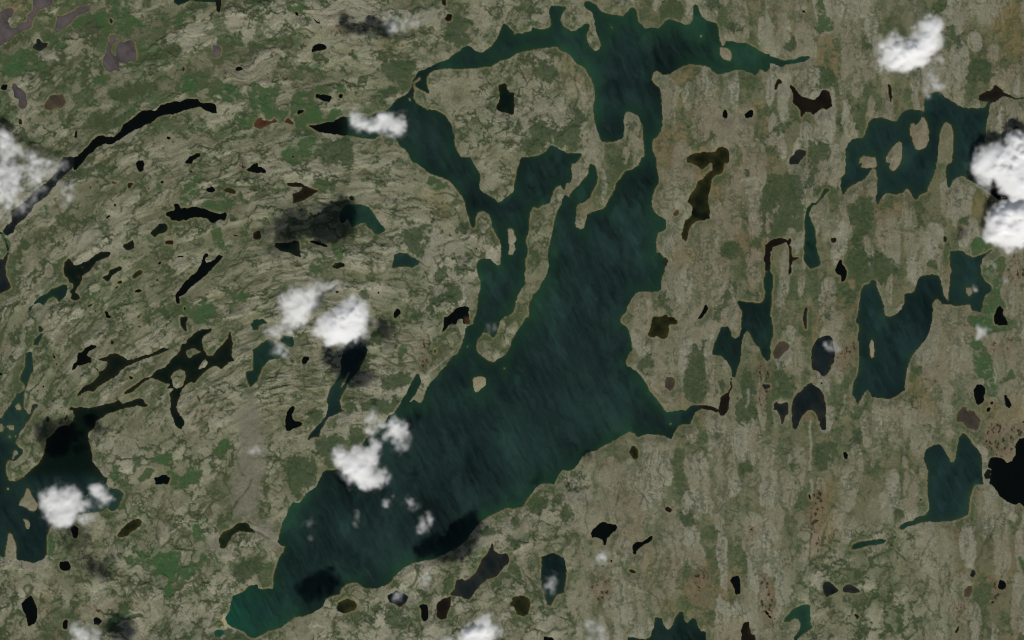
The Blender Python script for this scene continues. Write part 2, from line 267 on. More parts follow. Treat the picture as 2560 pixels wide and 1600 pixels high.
K M t -30,170 0,160 30,120 90,50 130,-30 1010,-30 1040,40 1080,60 1110,120 1130,200 1140,280 1110,330 1075,390 1085,430 1130,460 1180,490 1220,520 1260,590 1300,660 1330,710 1380,760 1430,830 1475,870 1530,865 1600,850 1650,850 1690,810 1740,800 1790,810 1790,840 1740,860 1720,900 1700,950 1690,990 1600,990 1560,1020 1530,1070 1500,1130 1430,1095 1350,1080 1280,1080 1230,1100 1190,1110 1150,1070 1100,1060 1030,1100 970,1140 900,1180 800,1230 700,1260 660,1310 620,1360 580,1410 530,1420 480,1410 440,1460 420,1512 400,1550 -30,1550
K IS15 land 1490,978 1512,970 1512,985 1495,992
K P107 b 1770,810 1820,800 1900,815 1960,850 1930,870 1850,850 1790,835
K L4 o 1330,-30 1310,40 1300,90 1280,130 1290,160 1340,170 1370,150 1410,180 1450,170 1480,110 1490,40 1530,20 1540,-30
K P108 h 1445,600 1460,545 1500,540 1535,560 1535,610 1515,660 1490,670 1445,625
K P109 k 1485,492 1500,492 1498,508 1487,506
K P110 o 1110,1240 1130,1195 1165,1190 1190,1230 1200,1300 1160,1320 1115,1275
K L5 t 1970,75 2035,60 2060,90 2075,150 2110,175 2150,150 2165,60 2170,-30 2440,-30 2440,370 2370,350 2330,260 2280,200 2250,130 2220,105 2190,140 2170,250 2165,330 2140,430 2110,540 2080,540 2065,450 2020,380 1970,340 1890,330 1900,250 1940,150
K - land 2050,60 2060,-30 2165,-30 2165,80 2140,140 2110,170 2080,150
K RV b 2060,545 2080,545 2075,650 2050,700 2050,760 2040,850 2010,900 1970,905 1950,870 1960,800 1980,720 2040,680 2060,630
K P111 d 2360,610 2400,605 2440,605 2440,640 2380,650
L L5 t -30,-30 35,-30 45,60 55,150 30,210 20,300 0,380 -30,380
L P112 h 45,300 75,260 110,205 150,190 200,235 200,260 150,310 100,370 55,370 50,330
L P73 d 333,-30 333,50 345,95 360,90 362,-30
L L8 d 405,290 425,230 470,175 540,145 590,145 612,180 615,240 635,310 625,390 590,440 570,500 530,535 500,520 470,480 420,470 410,380
L P113 b 498,590 520,590 518,615 500,612
L L9 d 240,740 270,700 310,680 340,630 410,595 440,620 500,660 530,720 545,800 550,900 555,980 545,1035 505,1035 490,960 460,890 420,855 370,855 330,900 300,960 270,1030 230,1020 225,940 220,860 230,790
L P114 d 55,780 80,770 110,790 150,775 185,775 195,810 190,880 155,900 140,980 125,980 120,930 95,880 90,850 55,850
L L7 n 845,-30 850,80 845,180 860,260 860,420 840,520 800,620 795,690 820,740 850,800 880,750 910,690 940,658 970,700 985,730 1060,740 1140,745 1200,725 1250,690 1295,660 1300,560 1315,460 1350,360 1400,280 1480,200 1520,120 1540,40 1545,-30
L IS16 land 960,230 968,180 988,185 1005,280 1002,345 980,362 962,330
L P115 k 710,1260 730,1245 755,1265 755,1300 735,1318 715,1300
L P72 k 2140,-30 2150,20 2175,50 2210,45 2260,45 2270,20 2235,-30
L P116 k 1945,650 1970,605 2020,612 2050,640 2048,700 2030,770 1980,808 1960,780 1945,720
L P117 k 2220,710 2250,715 2290,760 2300,810 2280,840 2255,820 2240,760
L P118 k 2095,785 2130,765 2130,800 2110,805
L P119 k 2060,850 2080,820 2105,825 2100,860 2075,870
L P120 h 1785,920 1800,870 1830,820 1865,820 1880,860 1910,850 1950,870 1990,920 2010,950 1990,1010 1960,1040 1890,1020 1870,990 1820,960 1785,965
L P121 k 1925,590 1935,580 1940,598 1930,602
L L10 n 1470,1260 1500,1210 1550,1180 1630,1180 1670,1230 1700,1280 1720,1340 1755,1345 1775,1280 1790,1200 1800,1110 1845,1070 1880,1090 1930,1170 2000,1240 2025,1320 2020,1430 2035,1550 1510,1550 1505,1430 1480,1340
L NB k 2080,1350 2110,1300 2160,1290 2220,1310 2260,1350 2310,1330 2340,1270 2335,1180 2380,1120 2440,1090 2440,1550 2090,1550 2100,1470 2110,1410 2085,1390
L P122 b 2035,1460 2070,1410 2105,1415 2090,1500 2060,1512
L P123 k 2405,960 2440,940 2440,970 2405,975
L P124 k 2200,1183 2215,1183 2215,1200 2203,1200
L P125 r 1760,690 1775,690 1770,740 1760,730
M K12 e 170,-30 275,0 275,0 300,-30
M W2 n -30,-30 75,-30 80,0 150,8 220,-30 1005,-30 1010,40 1030,80 1080,75 1130,90 1165,130 1150,190 1120,250 1080,290 1045,290 1015,265 980,290 700,330 480,430 450,520 440,600 440,700 400,750 340,775 270,778 200,760 150,745 50,725 -30,700
M IS17 land 180,250 195,190 225,160 240,90 270,75 295,110 315,170 360,230 350,280 320,300 280,280 230,245
M IS18 land 220,370 260,370 285,410 272,470 250,455
M IS19 land 45,740 60,640 75,570 75,505 110,505 130,560 155,650 155,750
M IS20 land 65,75 85,68 88,90 72,95
M P98 k 1460,-30 1470,10 1500,32 1560,22 1600,0 1600,-30
M P126 k 640,390 670,385 690,430 740,455 745,520 725,555 690,545 675,490
M P127 o 1095,530 1130,480 1180,430 1250,380 1300,365 1340,390 1330,430 1270,475 1200,525 1150,540
M P128 k 560,800 570,765 640,768 668,810 660,850 600,860 570,840
M P129 k 205,1160 240,1120 300,1095 325,1160 350,1210 350,1290 325,1360 280,1385 258,1375 245,1280 215,1220
M P130 k 595,1340 615,1315 645,1330 645,1390 620,1415 600,1400
M P131 k 875,1315 900,1290 940,1300 960,1340 930,1370 890,1360
M P132 t 2010,1440 2060,1410 2110,1425 2120,1450 2080,1480 2030,1480
M P133 o 2065,560 2100,490 2180,460 2250,405 2320,400 2380,450 2419,500 2350,490 2260,490 2190,530 2160,590 2130,655 2085,650
M M q 2440,985 2360,1000 2280,1060 2200,1100 2180,1160 2170,1230 2130,1300 2140,1350 2180,1390 2230,1400 2300,1430 2350,1480 2440,1495
N M q -30,1005 20,1030 100,1020 170,1025 400,1020 400,1160 300,1340 220,1400 120,1430 40,1470 -30,1490
N M t 160,1025 165,990 160,930 175,860 200,790 215,740 265,670 275,620 235,620 200,590 215,530 235,460 260,390 290,330 310,260 350,210 410,215 450,170 500,110 570,60 600,20 610,-30 2440,-30 2440,270 2350,270 2250,320 2150,370 2080,430 2050,480 2000,560 1900,640 1750,720 1640,760 1550,770 1480,780 1400,830 1340,880 1300,920 1270,970 1210,1000 1130,1020 1040,1030 990,1000 960,970 900,970 850,1000 810,1020 790,1080 700,1105 660,1130 620,1210 540,1250 450,1290 370,1300 310,1350 220,1400 150,1300
N P134 o 765,1200 790,1150 860,1115 920,1145 955,1190 920,1235 870,1250 810,1255 775,1240
N P135 d 1240,1095 1320,1045 1400,1060 1440,1100 1420,1160 1350,1198 1310,1175 1255,1155
N P136 k 1535,1190 1570,1170 1610,1180 1630,1250 1620,1320 1580,1345 1565,1310 1560,1230
N P137 b 1700,1220 1720,1160 1780,1120 1840,1100 1835,1200 1800,1300 1750,1322 1710,1290
N L11 d 1830,1080 1880,1020 1890,940 1940,930 1975,960 2030,930 2090,860 2120,780 2190,680 2225,640 2230,590 2245,600 2250,660 2290,690 2370,700 2400,750 2380,790 2320,850 2270,910 2190,930 2120,990 2060,1070 2020,1130 1940,1110 1850,1090
N P138 d 2395,1170 2440,1130 2440,1195 2405,1190
O M t -30,-30 270,-30 240,60 170,150 90,260 0,275 -30,275
O L12 n 275,720 330,705 390,680 440,700 490,740 512,860 505,980 490,1070 430,1080 400,1120 370,1195 330,1180 310,1100 285,1020 275,900 280,800
O P139 o 0,1115 30,1095 110,1090 165,1120 175,1200 150,1270 100,1290 40,1270 20,1200
O P140 k 745,500 790,440 850,395 880,392 920,410 980,420 1003,450 995,470 930,510 890,560 888,615 868,618 850,560 800,540 750,545
O P141 k 1135,620 1180,585 1240,580 1280,545 1330,520 1335,540 1310,580 1250,610 1210,650 1180,670 1165,705 1145,700
O P142 k 2062,940 2085,905 2140,895 2155,930 2155,1020 2160,1080 2108,1085 2105,1030 2080,990
O P143 b 1445,270 1465,240 1510,280 1500,305 1460,290
O P144 b 1105,850 1130,835 1180,860 1150,880 1120,875
O P145 k 280,1550 300,1480 395,1490 395,1550
O L13 t 1060,1550 1100,1490 1150,1480 1200,1500 1270,1505 1310,1470 1340,1380 1350,1290 1420,1300 1440,1390 1470,1420 1530,1360 1535,1310 1590,1240 1625,1245 1640,1330 1660,1345 1700,1300 1740,1310 1760,1390 1790,1430 1830,1440 1850,1550
O P146 b 2165,1420 2190,1345 2240,1330 2255,1400 2260,1450 2300,1470 2310,1550 2170,1550
O P147 k 2385,1235 2410,1235 2440,1270 2410,1275
O P148 k 925,755 945,748 955,775 940,785
O P149 b 845,800 870,798 872,815 850,820
P L10 n 1505,-30 1510,130 1520,200 1520,280 1490,325 1400,350 1360,395 1340,390 1290,400 1250,430 1240,465 1270,470 1320,440 1380,425 1440,405 1520,395 1620,395 1730,385 1800,370 1890,330 1900,270 1900,180 1940,90 1975,-30
P NB k 2095,-30 2110,30 2150,90 2190,150 2250,205 2330,235 2380,215 2419,260 2440,280 2440,-30
P P150 t 785,650 800,615 850,580 950,575 1020,570 1060,550 1120,565 1080,600 1000,620 930,630 860,650 790,658
P P151 d 520,1070 520,1000 545,960 590,970 640,1010 668,1045 620,1075 580,1090 555,1115
P P152 d 700,1055 715,1010 755,980 800,990 865,1035 865,1060 800,1065 740,1060
P L14 t 150,1340 155,1300 210,1250 250,1220 300,1190 380,1170 408,1190 400,1280 405,1340 420,1390 380,1420 320,1460 270,1512 250,1550 220,1550 240,1490 280,1440 300,1400 305,1350 280,1310 240,1310 180,1345
P P153 k 2170,1010 2190,935 2230,960 2250,990 2240,1020 2210,1042 2180,1030
P P154 k 2105,1150 2125,1140 2140,1155 2120,1170
P P155 d 1905,910 1925,845 1950,850 1965,890 1945,920
P P156 h 1850,1100 1855,1040 1900,1000 1930,1000 1925,1060 1890,1110
P P157 b 1765,1440 1790,1390 1815,1378 1805,1420 1775,1455
P P158 b 805,1270 840,1270 865,1290 845,1318
P P159 k 375,130 395,135 410,185 392,185
P P160 k 0,1285 15,1280 38,1300 20,1315
P P161 r 50,1310 78,1305 75,1320 50,1320
P P162 k 1432,185 1450,175 1460,190 1438,203"""
COVER = """A g 1040,0 1180,60 1280,150 1380,200 1350,300 1250,290 1200,230 1110,300 1100,200 1060,110
A g 380,330 550,300 600,420 500,480 380,490 460,400
A g 0,510 350,480 400,600 200,640 100,690 0,640
A g 120,740 230,680 210,760
A g 860,60 850,180 700,240 650,240
A g 1780,720 1850,690 1900,760 2050,760 2110,830 2280,830 2290,900 2200,950 2050,920 1880,880 1770,900
A g 1640,760 1700,750 1730,840 1640,850
A g 1270,990 1310,990 1330,1080 1290,1080
A g 2050,1090 2300,1110 2419,1150 2419,1200 2200,1140 2080,1110
A o 1140,1050 1200,1100 1080,1200 980,1270 960,1220
A y 870,1400 1040,1370 1030,1540 840,1540
A y -20,-20 310,-20 300,120 220,200 60,70
A g 2350,820 2440,800 2440,980 2330,920
A g 1660,80 1740,90 1740,260 1680,300
A g 880,700 1030,680 1030,780 880,770
A g 950,60 1000,60 1000,300 930,280
B g -20,800 70,800 200,830 250,890 200,960 300,1100 -20,1120
B g 350,870 450,850 560,880 570,950 560,1080 700,1060 870,1060 760,1130 620,1150 500,1160 450,1200 380,1180 350,1100 300,960
B g 540,790 600,790 680,850 760,840 850,790 860,850 700,870 560,860
B o 1100,560 1200,540 1300,620 1400,600 1430,650 1480,650 1480,740 1420,860 1360,870 1280,740 1250,660 1150,640
B o 1440,600 1560,570 1650,600 1500,660
B o 800,490 1010,500 1020,540 850,530
B o 1750,380 1850,320 1880,220 1980,150 2030,300 2020,400 1900,490 1860,420
B o 2180,180 2330,90 2350,180 2280,250
B g 230,0 330,30 480,60 490,180 430,130 260,70
B o 620,1290 900,1290 1120,1340 1300,1300 1340,1370 900,1350 850,1540 620,1430
B g 380,1290 570,1300 480,1540 250,1480
B o 1130,820 1330,840 1330,900 1220,900
B o 1870,1180 1950,1200 1900,1300
B g 380,1110 500,1130 520,1200 400,1190
B y 1150,330 1400,360 1400,450 1200,560 1120,440
C o 1430,-20 1590,-20 1580,150 1440,160
C o 1990,230 2200,250 2220,370 2100,380 1970,290
C o 1850,-20 2000,-20 1950,150 1860,120
C o 540,1030 620,1030 770,1100 775,1160 640,1150 540,1100
C o 180,1090 230,1090 260,1190 350,1200 480,1220 600,1160 610,1350 700,1300 690,1440 600,1445 400,1380 360,1370 250,1470 100,1490 60,1400 60,1260 160,1280
C o 1800,780 1900,700 1920,850 1850,850
C o 1880,1100 2000,1100 1960,1390 1770,1440 1740,1430 1780,1290 1870,1240
C o 1180,1130 1230,1200 1190,1320 1100,1380 1060,1300 1080,1100
C y 460,500 580,560 600,650 680,660 770,800 620,780 560,900 540,700 470,600
C o 340,560 420,500 440,600 380,780 200,760
D o 90,330 170,370 190,500 90,520
D o 210,410 280,360 370,370 440,490 400,520 320,460 230,500
D g 500,-20 560,150 630,240 560,280 500,300 450,200
D o 1620,-20 1680,-20 1680,150 1800,280 1870,320 1880,450 1800,520 1650,480 1640,400 1710,300 1620,190
D o 1750,80 1850,100 1800,200
D o 1930,390 2050,400 2050,460 1950,450
D o 1780,560 2000,570 2080,640 2150,720 1980,800 1850,800 1830,650
D o 300,840 500,700 510,630 630,650 650,800 590,850 500,880 440,940 380,920
D o 400,1340 600,1330 600,1450 540,1540 390,1540
D o 30,1250 300,1120 200,1300 50,1400
D o 640,1100 750,1130 800,1200 770,1300 660,1290
D o 2350,480 2440,520 2440,720 2370,600
D o 880,300 920,300 930,560 1000,570 900,600
D o 730,300 780,300 830,900 880,1100 830,1080
D y 2060,250 2200,330 2300,560 2419,600 2440,-20 2300,0
E g 1700,250 1860,230 1880,170 1980,140 1870,280 1940,380 1830,430 1780,400 1700,330
E g 2000,605 2060,610 2060,680 2080,740 2110,760 2090,870 2030,880 2030,820 1990,750 2000,680
E g 1470,160 1510,170 1500,340 1470,330
E o 650,130 800,50 880,0 1050,0 1000,30 850,130 680,180
E g 1880,440 2150,400 2160,470 2000,460
E g 1720,1370 1900,1320 2000,1320 2120,1450 2050,1540 1780,1540
E g 2140,1230 2280,1240 2320,1150 2300,1330 2150,1300
E g 1090,1150 1150,1130 1180,1160 1110,1170
E g -30,600 60,760 80,860 -30,950
F o 500,-20 900,-20 850,20 500,30
F o 560,260 640,200 780,200 850,190 860,240 720,270 640,290
F g 750,790 800,780 830,880 800,930 750,900
F g 440,950 600,990 640,1050 550,1100
F o 1430,630 1570,640 1600,800 1640,900 1600,960 1480,880 1240,850 1240,790 1400,820
F o 1760,970 1900,930 1920,1030 1720,1120 1720,1200 1640,1160 1650,1090
F o 1980,860 2050,830 2040,930 1970,960
F o 1900,620 2010,540 2040,640 1880,760
F g 1020,1100 1110,1060 1150,1150 1030,1180
F o 1010,1240 1100,1200 1100,1320 1010,1330
F o 1720,1250 1880,1110 1920,1180 1990,1230 1930,1310 1760,1300 1680,1400 1580,1460 1450,1490 1400,1440 1500,1400
F g 1640,140 1780,180 1760,260 1680,330
F y 1600,280 1800,300 1850,500 1750,640 1700,520 1600,380
F y 1130,480 1250,530 1240,640 1180,560
G o 150,780 200,770 230,920 150,1000 140,900
G o 930,-20 1190,-20 1150,80 1060,100 960,100
G o 1400,1250 1500,1300 1530,1450 1480,1480 1400,1380
G o 2020,1150 2080,1120 2150,1160 2120,1250 2130,1340 2000,1400 1930,1500 1850,1540 1950,1300 1950,1210
G o 2190,1240 2350,1230 2350,1310 2220,1320
G o 2320,520 2440,180 2440,800 2300,800 2300,600
G o 1440,1100 1570,1160 1450,1200
G o 2050,750 2130,770 2140,900 2050,1000 1900,1000 1900,930
G o 1850,1020 1930,1020 1900,1120
G o 2050,0 2260,150 2150,170
G y 1550,800 1780,880 1700,930 1500,930
G y 1870,280 1960,220 1990,500 1850,440
H o -20,100 400,130 450,200 350,450 330,700 150,720 -20,780
H o 400,-20 530,-20 480,170 400,170
H o 500,200 600,200 690,280 620,290 450,420
H o 720,420 820,340 1010,200 1040,430 1070,480 1000,540 900,520 830,420 800,650 750,700 720,550
H o 1180,340 1240,340 1200,560 1150,500
H o 1400,420 1500,380 1500,600 1460,780 1420,700
H o 800,540 1010,570 950,760 940,850 1000,900 1040,880 1200,910 1190,1130 1080,1200 1020,1120 900,1170 840,1370 750,1320 800,1100 850,870 800,650
H o 1490,900 1580,860 1570,980 1500,1000
H o 1250,860 1330,800 1330,960 1250,900
H g 1930,720 2050,720 2100,820 1960,900 1890,830
H g 2030,1000 2200,900 2250,1040 2200,1180 2130,1210 2030,1100
H g 2110,400 2200,430 2140,450
H g 2060,1300 2200,1220 2260,1400 2150,1540 2010,1450
H o 600,1140 640,1300 630,1540 520,1540 590,1300
H y 1900,380 2120,350 2180,450 2050,600 1900,560
H o 1730,280 1850,500 1870,700 1800,650
I g 1990,1260 2130,1180 2200,1250 2150,1320 2000,1300
I g 1500,1260 1640,1270 1640,1340 1500,1350
I g 1760,1400 1920,1410 1940,1540 1640,1540 1570,1470
I g 1400,1400 1500,1420 1400,1540 1300,1480
I g 1040,1350 1080,1330 1060,1480 1030,1450
J o 490,890 600,850 660,880 560,960 460,1080
J o 1230,480 1500,500 1440,640 1350,700 1200,600
J o 800,820 1000,780 1330,700 1370,740 1300,850 1200,920 1050,870
J o 250,1300 500,1290 580,1430 560,1540 280,1540
J o 590,1130 900,1040 1000,1050 1050,1100 900,1230 850,1190 750,1230 730,1390 620,1370 600,1200
J o 1040,120 1180,100 1180,200 1060,240
J o 1690,380 1780,340 1800,420 1690,480
J g 1300,220 1400,260 1350,350 1290,330
K o 1660,210 1780,70 1830,130 1950,50 1870,260 1830,370 1860,420 1750,600 1780,620 1950,580 1940,400 2000,400 2050,600 2030,680 1930,760 1760,790 1650,780 1620,650 1620,500 1660,350
K o 1150,420 1200,380 1330,360 1320,470 1190,490
K o 2150,500 2230,460 2290,640 2310,860 2310,1000 2170,980 2150,800 2200,700 2130,620
K o 2190,1060 2290,1060 2300,1200 2220,1180
K o 2160,1300 2300,1280 2290,1420 2140,1500
K o 1080,100 1280,60 1270,130 1130,170
K o 1920,1050 2000,1050 1990,1180 1900,1200
L o 110,400 220,310 280,600 260,640 150,720 130,650
L o 1340,480 1400,440 1500,490 1480,560 1340,550
L o 1660,500 1760,510 1750,600 1660,600
L g 1940,230 2050,200 2100,450 2130,580 2220,640 2200,700 2060,700 1980,500 1930,350
L g 2180,550 2300,480 2340,500 2250,600
L o 200,1290 300,1280 330,1400 310,1540 210,1540
L o 500,1170 660,1160 670,1290 600,1400 510,1420
L o 650,790 700,770 690,1100 650,1060
L o 820,1010 870,980 920,1090 860,1210 770,1200
L o 870,780 960,770 930,870 860,950 820,860
L o 1280,740 1430,770 1420,830 1560,1050 1560,1160 1500,1100 1400,870 1290,800
L o 400,200 500,60 600,0 700,0 480,150 430,200
L g 1930,-20 2140,-20 2290,0 2280,130 2150,120 1930,60
L y 1320,560 1560,620 1560,900 1440,820 1280,700
M g 1200,740 1300,700 1550,700 1620,720 1700,740 1820,750 1870,680 1920,690 1880,860 1760,980 1600,1080 1500,1140 1380,1250 1370,1230 1560,1080 1620,920 1400,860 1290,800 1180,800
M g 980,1340 1100,1280 1280,1270 1380,1300 1100,1380 980,1370
M g 440,580 470,520 510,600 500,680 440,680
M g 1150,60 1240,60 1230,110 1160,100
M g 1240,-20 1370,-20 1300,40
M g 1790,430 1910,450 1920,520 1830,540
M y 400,1080 450,1100 500,1070 450,1300 400,1200
M o 2240,800 2400,780 2440,920 2200,1000 2170,1050 2100,1100 2200,940
M o 2000,1540 1850,1540 2000,1490 2150,1420 2440,1540
M y 1010,1200 1250,1150 1420,1070 1300,1180 1100,1300
N o 60,170 180,200 150,330 60,360 30,280
N o 330,30 600,0 480,110 410,190 330,150
N o 2100,420 2220,380 2250,500 2180,600 2110,500
N o 2300,580 2440,500 2440,660
N o 1760,960 1880,940 1840,1080 1760,1080
N o 1160,1260 1380,1220 1450,1400 1200,1340
N o 950,1180 1050,1250 950,1450 1000,1540 1000,1270
N o 2300,900 2440,860 2440,920 2200,1050 2100,1110
N o 1420,1100 1540,1130 1420,1210
O o 180,240 300,180 390,240 380,350 280,370
O o -20,300 90,300 100,440 -20,470
O o 500,200 580,240 570,400 460,380
O o 1580,350 1700,290 1750,450 1720,500 1620,430
O o -20,560 60,570 50,680
O o -20,760 80,750 100,780 30,880
O o 200,480 280,480 300,600 220,620
O y 1260,760 1340,560 1340,1000 1380,1250 1560,1250 1540,1100 1300,1000
O y 1830,1400 2150,1300 2170,1540 1880,1540
P o 220,-20 350,-20 260,80
P o 1120,300 1400,310 1280,360 1180,360
P g 2240,400 2330,380 2310,450
P g 2350,650 2440,760 2440,1000 2380,850
P y 560,-20 680,-20 640,560 660,700 480,960 500,800 400,760 400,260
P o 860,1400 960,1360 940,1480 860,1450
L x 2080,160 2190,160 2180,380 2140,460 2090,350
L x 2250,170 2320,170 2310,400 2270,350
L x 2120,1010 2419,950 2419,1080 2340,1180 2330,1290 2200,1290 2060,1160
L x -20,480 60,480 60,800 -20,800
L x 1540,510 1640,540 1600,620 1540,600
L x 660,300 830,200 840,420 700,500
H x 2220,1050 2440,1020 2440,1200 2250,1190
H x 2250,850 2440,880 2440,1000 2300,960
K x 2320,380 2440,400 2440,880 2350,860
O x 1680,1080 1700,900 1800,740 1880,740 1820,900 1760,1130 1720,1170
O x 2190,420 2320,370 2300,560 2220,660 2180,540
O x 720,1080 760,850 900,860 950,1000 880,1100 760,1120
O x 2330,900 2440,900 2440,1400 2350,1400
O x 1420,230 1560,240 1600,310 1480,330
J x 1560,220 1660,180 1640,360 1600,470 1500,520 1530,380
J x 1060,440 1140,420 1120,500 1060,500
P x 380,130 560,100 500,500 500,800 420,780 390,500
P x 2100,880 2270,860 2260,940 2150,1180 2090,1150
P x 1760,1200 1850,1100 1880,1200 1780,1380 1760,1300
P x -20,1150 90,1250 90,1320 -20,1330
M x 830,1150 950,1190 960,1300 880,1290
M x 670,740 730,760 720,880 680,860
M x 500,1410 560,1470 560,1540 490,1500
I x 1900,770 1960,780 1930,1050 1895,1040
B x 740,240 860,230 850,310 760,300
E x 1470,150 1600,180 1500,220
E x 2240,20 2350,20 2340,110 2240,120
I v 2380,640 2419,640 2440,1540 2210,1540 2250,1000 2200,900
J v -20,900 30,900 60,1100 40,1540 -20,1540
M v 2200,-20 2440,-20 2440,420 2300,400 2180,380 2100,470 1960,540 1900,620 2130,680 2060,640 2080,520 2160,330
N v -20,400 230,440 200,590 260,620 200,720 100,700 -20,600
L b2 2000,900 2440,640 2440,950 2100,1000
M s 2080,1300 2120,1290 2140,1350 2200,1400 2180,1420 2120,1440 2080,1370
M s 2300,1430 2330,1430 2419,1490 2419,1510 2340,1480"""
CLOUDS = """left_edge .13 E 60,130,143,0.69 330,110,128,0.55 130,250,86,0.55 480,60,92,0.42 200,400,107,0.27 40,400,86,0.48 600,60,43,0.21 350,300,92,0.21 50,550,57,0.27 620,250,86,0.18 650,330,71,0.21 450,480,71,0.13 600,400,64,0.18 -80,200,143,0.69 30,-212,79,0.61 150,-90,92,0.48 60,-90,86,0.61 300,-30,71,0.42
b2 1 B 1310,1170,90,.9 1220,1150,70,.7 1000,1160,80,.65 1080,1190,70,.65 930,1120,60,.4 1160,1200,60,.5 1370,1200,40,.4 960,1060,40,.25 900,1180,40,.2
b3 1 B 1330,260,90,.3 1420,200,90,.22 1540,180,80,.27 1280,170,60,.15 1270,260,60,.33
d4 1 D 1400,480,130,1.35 1480,440,90,1.2 1300,500,100,1.1 1180,490,120,.85 1150,580,90,.7 1280,600,90,.85 1200,400,90,.55 1540,300,100,.85 1560,230,80,.7 1450,330,90,.55 1600,400,70,.5 1400,590,60,.4
d5 1 D 1620,560,40,.3 1640,640,45,.28 1560,700,60,.22 1600,760,60,.35 1600,820,60,.35 1500,760,60,.2 1520,880,60,.25 1500,820,50,.25
r6 .13 H 2340,-192,90,.95 2200,-72,100,.85 2050,-42,90,.7 2380,-92,120,1.2 2000,60,80,.75 2150,30,150,1.15 2350,80,180,1.3 2300,200,120,1.15 2400,300,110,1 2330,340,60,.7 2080,130,60,.45 2000,200,50,.4 2200,290,35,.35 2060,240,60,.35 2520,100,200,1.2
r7 .13 H 2300,640,180,1.4 2200,560,120,1.1 2400,560,120,1.25 2140,680,90,.85 2390,700,90,1.0 2300,480,90,.85 2130,570,60,.5 2100,740,60,.45 2200,790,50,.45 2400,460,60,.8 2540,600,180,1.2
f8 .8 F 370,1320,120,0.64 450,1390,110,0.72 330,1400,120,0.51 550,1320,90,0.42 560,1180,70,0.34 520,1250,70,0.47 680,1210,80,0.3 790,1170,70,0.3 250,1370,80,0.26 740,1230,40,0.26 380,1490,90,0.51 330,1542,80,0.51
f9 1 J 900,-152,90,.55 980,-92,80,.6 900,-52,120,.85 780,-22,100,.75 820,40,150,1.25 720,80,120,.9 900,80,110,.9 780,150,100,.7 980,20,80,.55 1080,10,60,.25 640,90,80,.45 560,110,60,.22 700,180,60,.35
f10 1 J 290,110,60,.25 170,110,80,.33 230,270,60,.4 180,280,60,.35 290,300,50,.3 150,180,50,.2 90,90,50,.2
j10 1 J 1310,1020,80,.85 1290,1080,60,.6 1360,1060,60,.5 1200,1120,40,.35 1390,1200,60,.2 1420,1160,50,.22 1330,1200,50,.18 1420,1090,50,.2 1340,1130,40,.25
j11 1 J 1120,900,60,.35 1080,980,60,.45 1150,990,60,.4 1100,1030,50,.35 1060,1040,40,.3 1210,1040,40,.3
j12 1 J 780,1230,50,.55 770,1300,60,.55 840,1340,80,.75 950,1380,100,.85 1050,1330,90,.9 1120,1250,70,.8 1130,1180,50,.6 1100,1120,40,.35 980,1280,80,.55 920,1440,90,.75 1040,1440,90,.7 1180,1470,70,.5 960,1500,80,.65 1100,1510,70,.65 860,1270,50,.2 940,1240,60,.4 1050,1522,80,.65 1140,1522,60,.5 880,1532,30,.3
n13 1 N 1600,390,60,.5 1640,340,40,.4 1570,460,50,.5 1530,470,30,.35
n14 1 N 1430,210,35,.35 1480,240,40,.25 1500,230,45,.25
n15 1 N 1240,200,35,.35 1290,150,15,.25 1230,230,25,.3
n16 1 N 970,320,30,.25 940,400,30,.22 950,360,30,.2
n17 1 N 500,390,50,.22 520,550,30,.15 560,400,40,.14
m17 .68 M 560,210,130,.75 480,160,90,.65 660,180,100,.75 700,270,90,.65 600,310,110,.65 450,330,60,.6 540,370,80,.6 640,380,50,.5 690,120,50,.5 450,230,70,.6 470,110,50,.4
m18 .68 M 880,100,60,.6 940,120,70,.7 980,190,60,.6 1030,180,40,.45 940,70,50,.5 860,150,30,.35
m19 .68 M 800,360,70,.5 830,240,60,.25 850,320,80,.2 770,380,50,.35
m20 1 M 800,1480,120,.36 730,1440,80,.28 900,1450,60,.3 700,1500,60,.25 820,1540,120,.4
n21 1 N 2090,1460,110,1.15 2150,1390,90,.65 2170,1300,60,.35 2020,1490,80,.75 2250,1450,70,.35 2300,1380,60,.2 2090,1550,120,.9 1850,1640,120,.9 1700,1640,90,.8 1980,1620,130,.9
o22 1 O 850,740,50,.45 780,800,40,.2
o23 1.35 O 770,1420,100,.32 740,1380,60,.22 860,1470,60,.2
o24 1 O 390,940,60,.2 370,1010,70,.27
n25 1 N 1340,1080,45,.45 1320,1130,30,.35
l26 1 L 2030,100,50,.45 1990,160,30,.3 2070,90,30,.4
l27 1 L 560,230,35,.4 610,260,45,.4 650,285,35,.25
h28 1 H 2240,1130,40,.35 2230,1150,30,.3
h29 1 H 2120,1000,35,.35
n29 1 N 1620,900,70,.28 1580,980,60,.22 1640,960,60,.2
h31 1 H 1950,1200,28,.4
i32 1 I 2380,1220,50,.35 2410,1250,40,.3
m33 1 M 1000,1830,100,.6 1080,1800,120,.5 900,1760,90,.4
m34 1 M 1180,2360,120,.9 1280,2400,90,.9
n35 1 N 680,2000,130,.8 800,1930,110,.7 560,2040,110,.7
j36 1 J 2220,80,40,.22 2190,95,35,.2"""
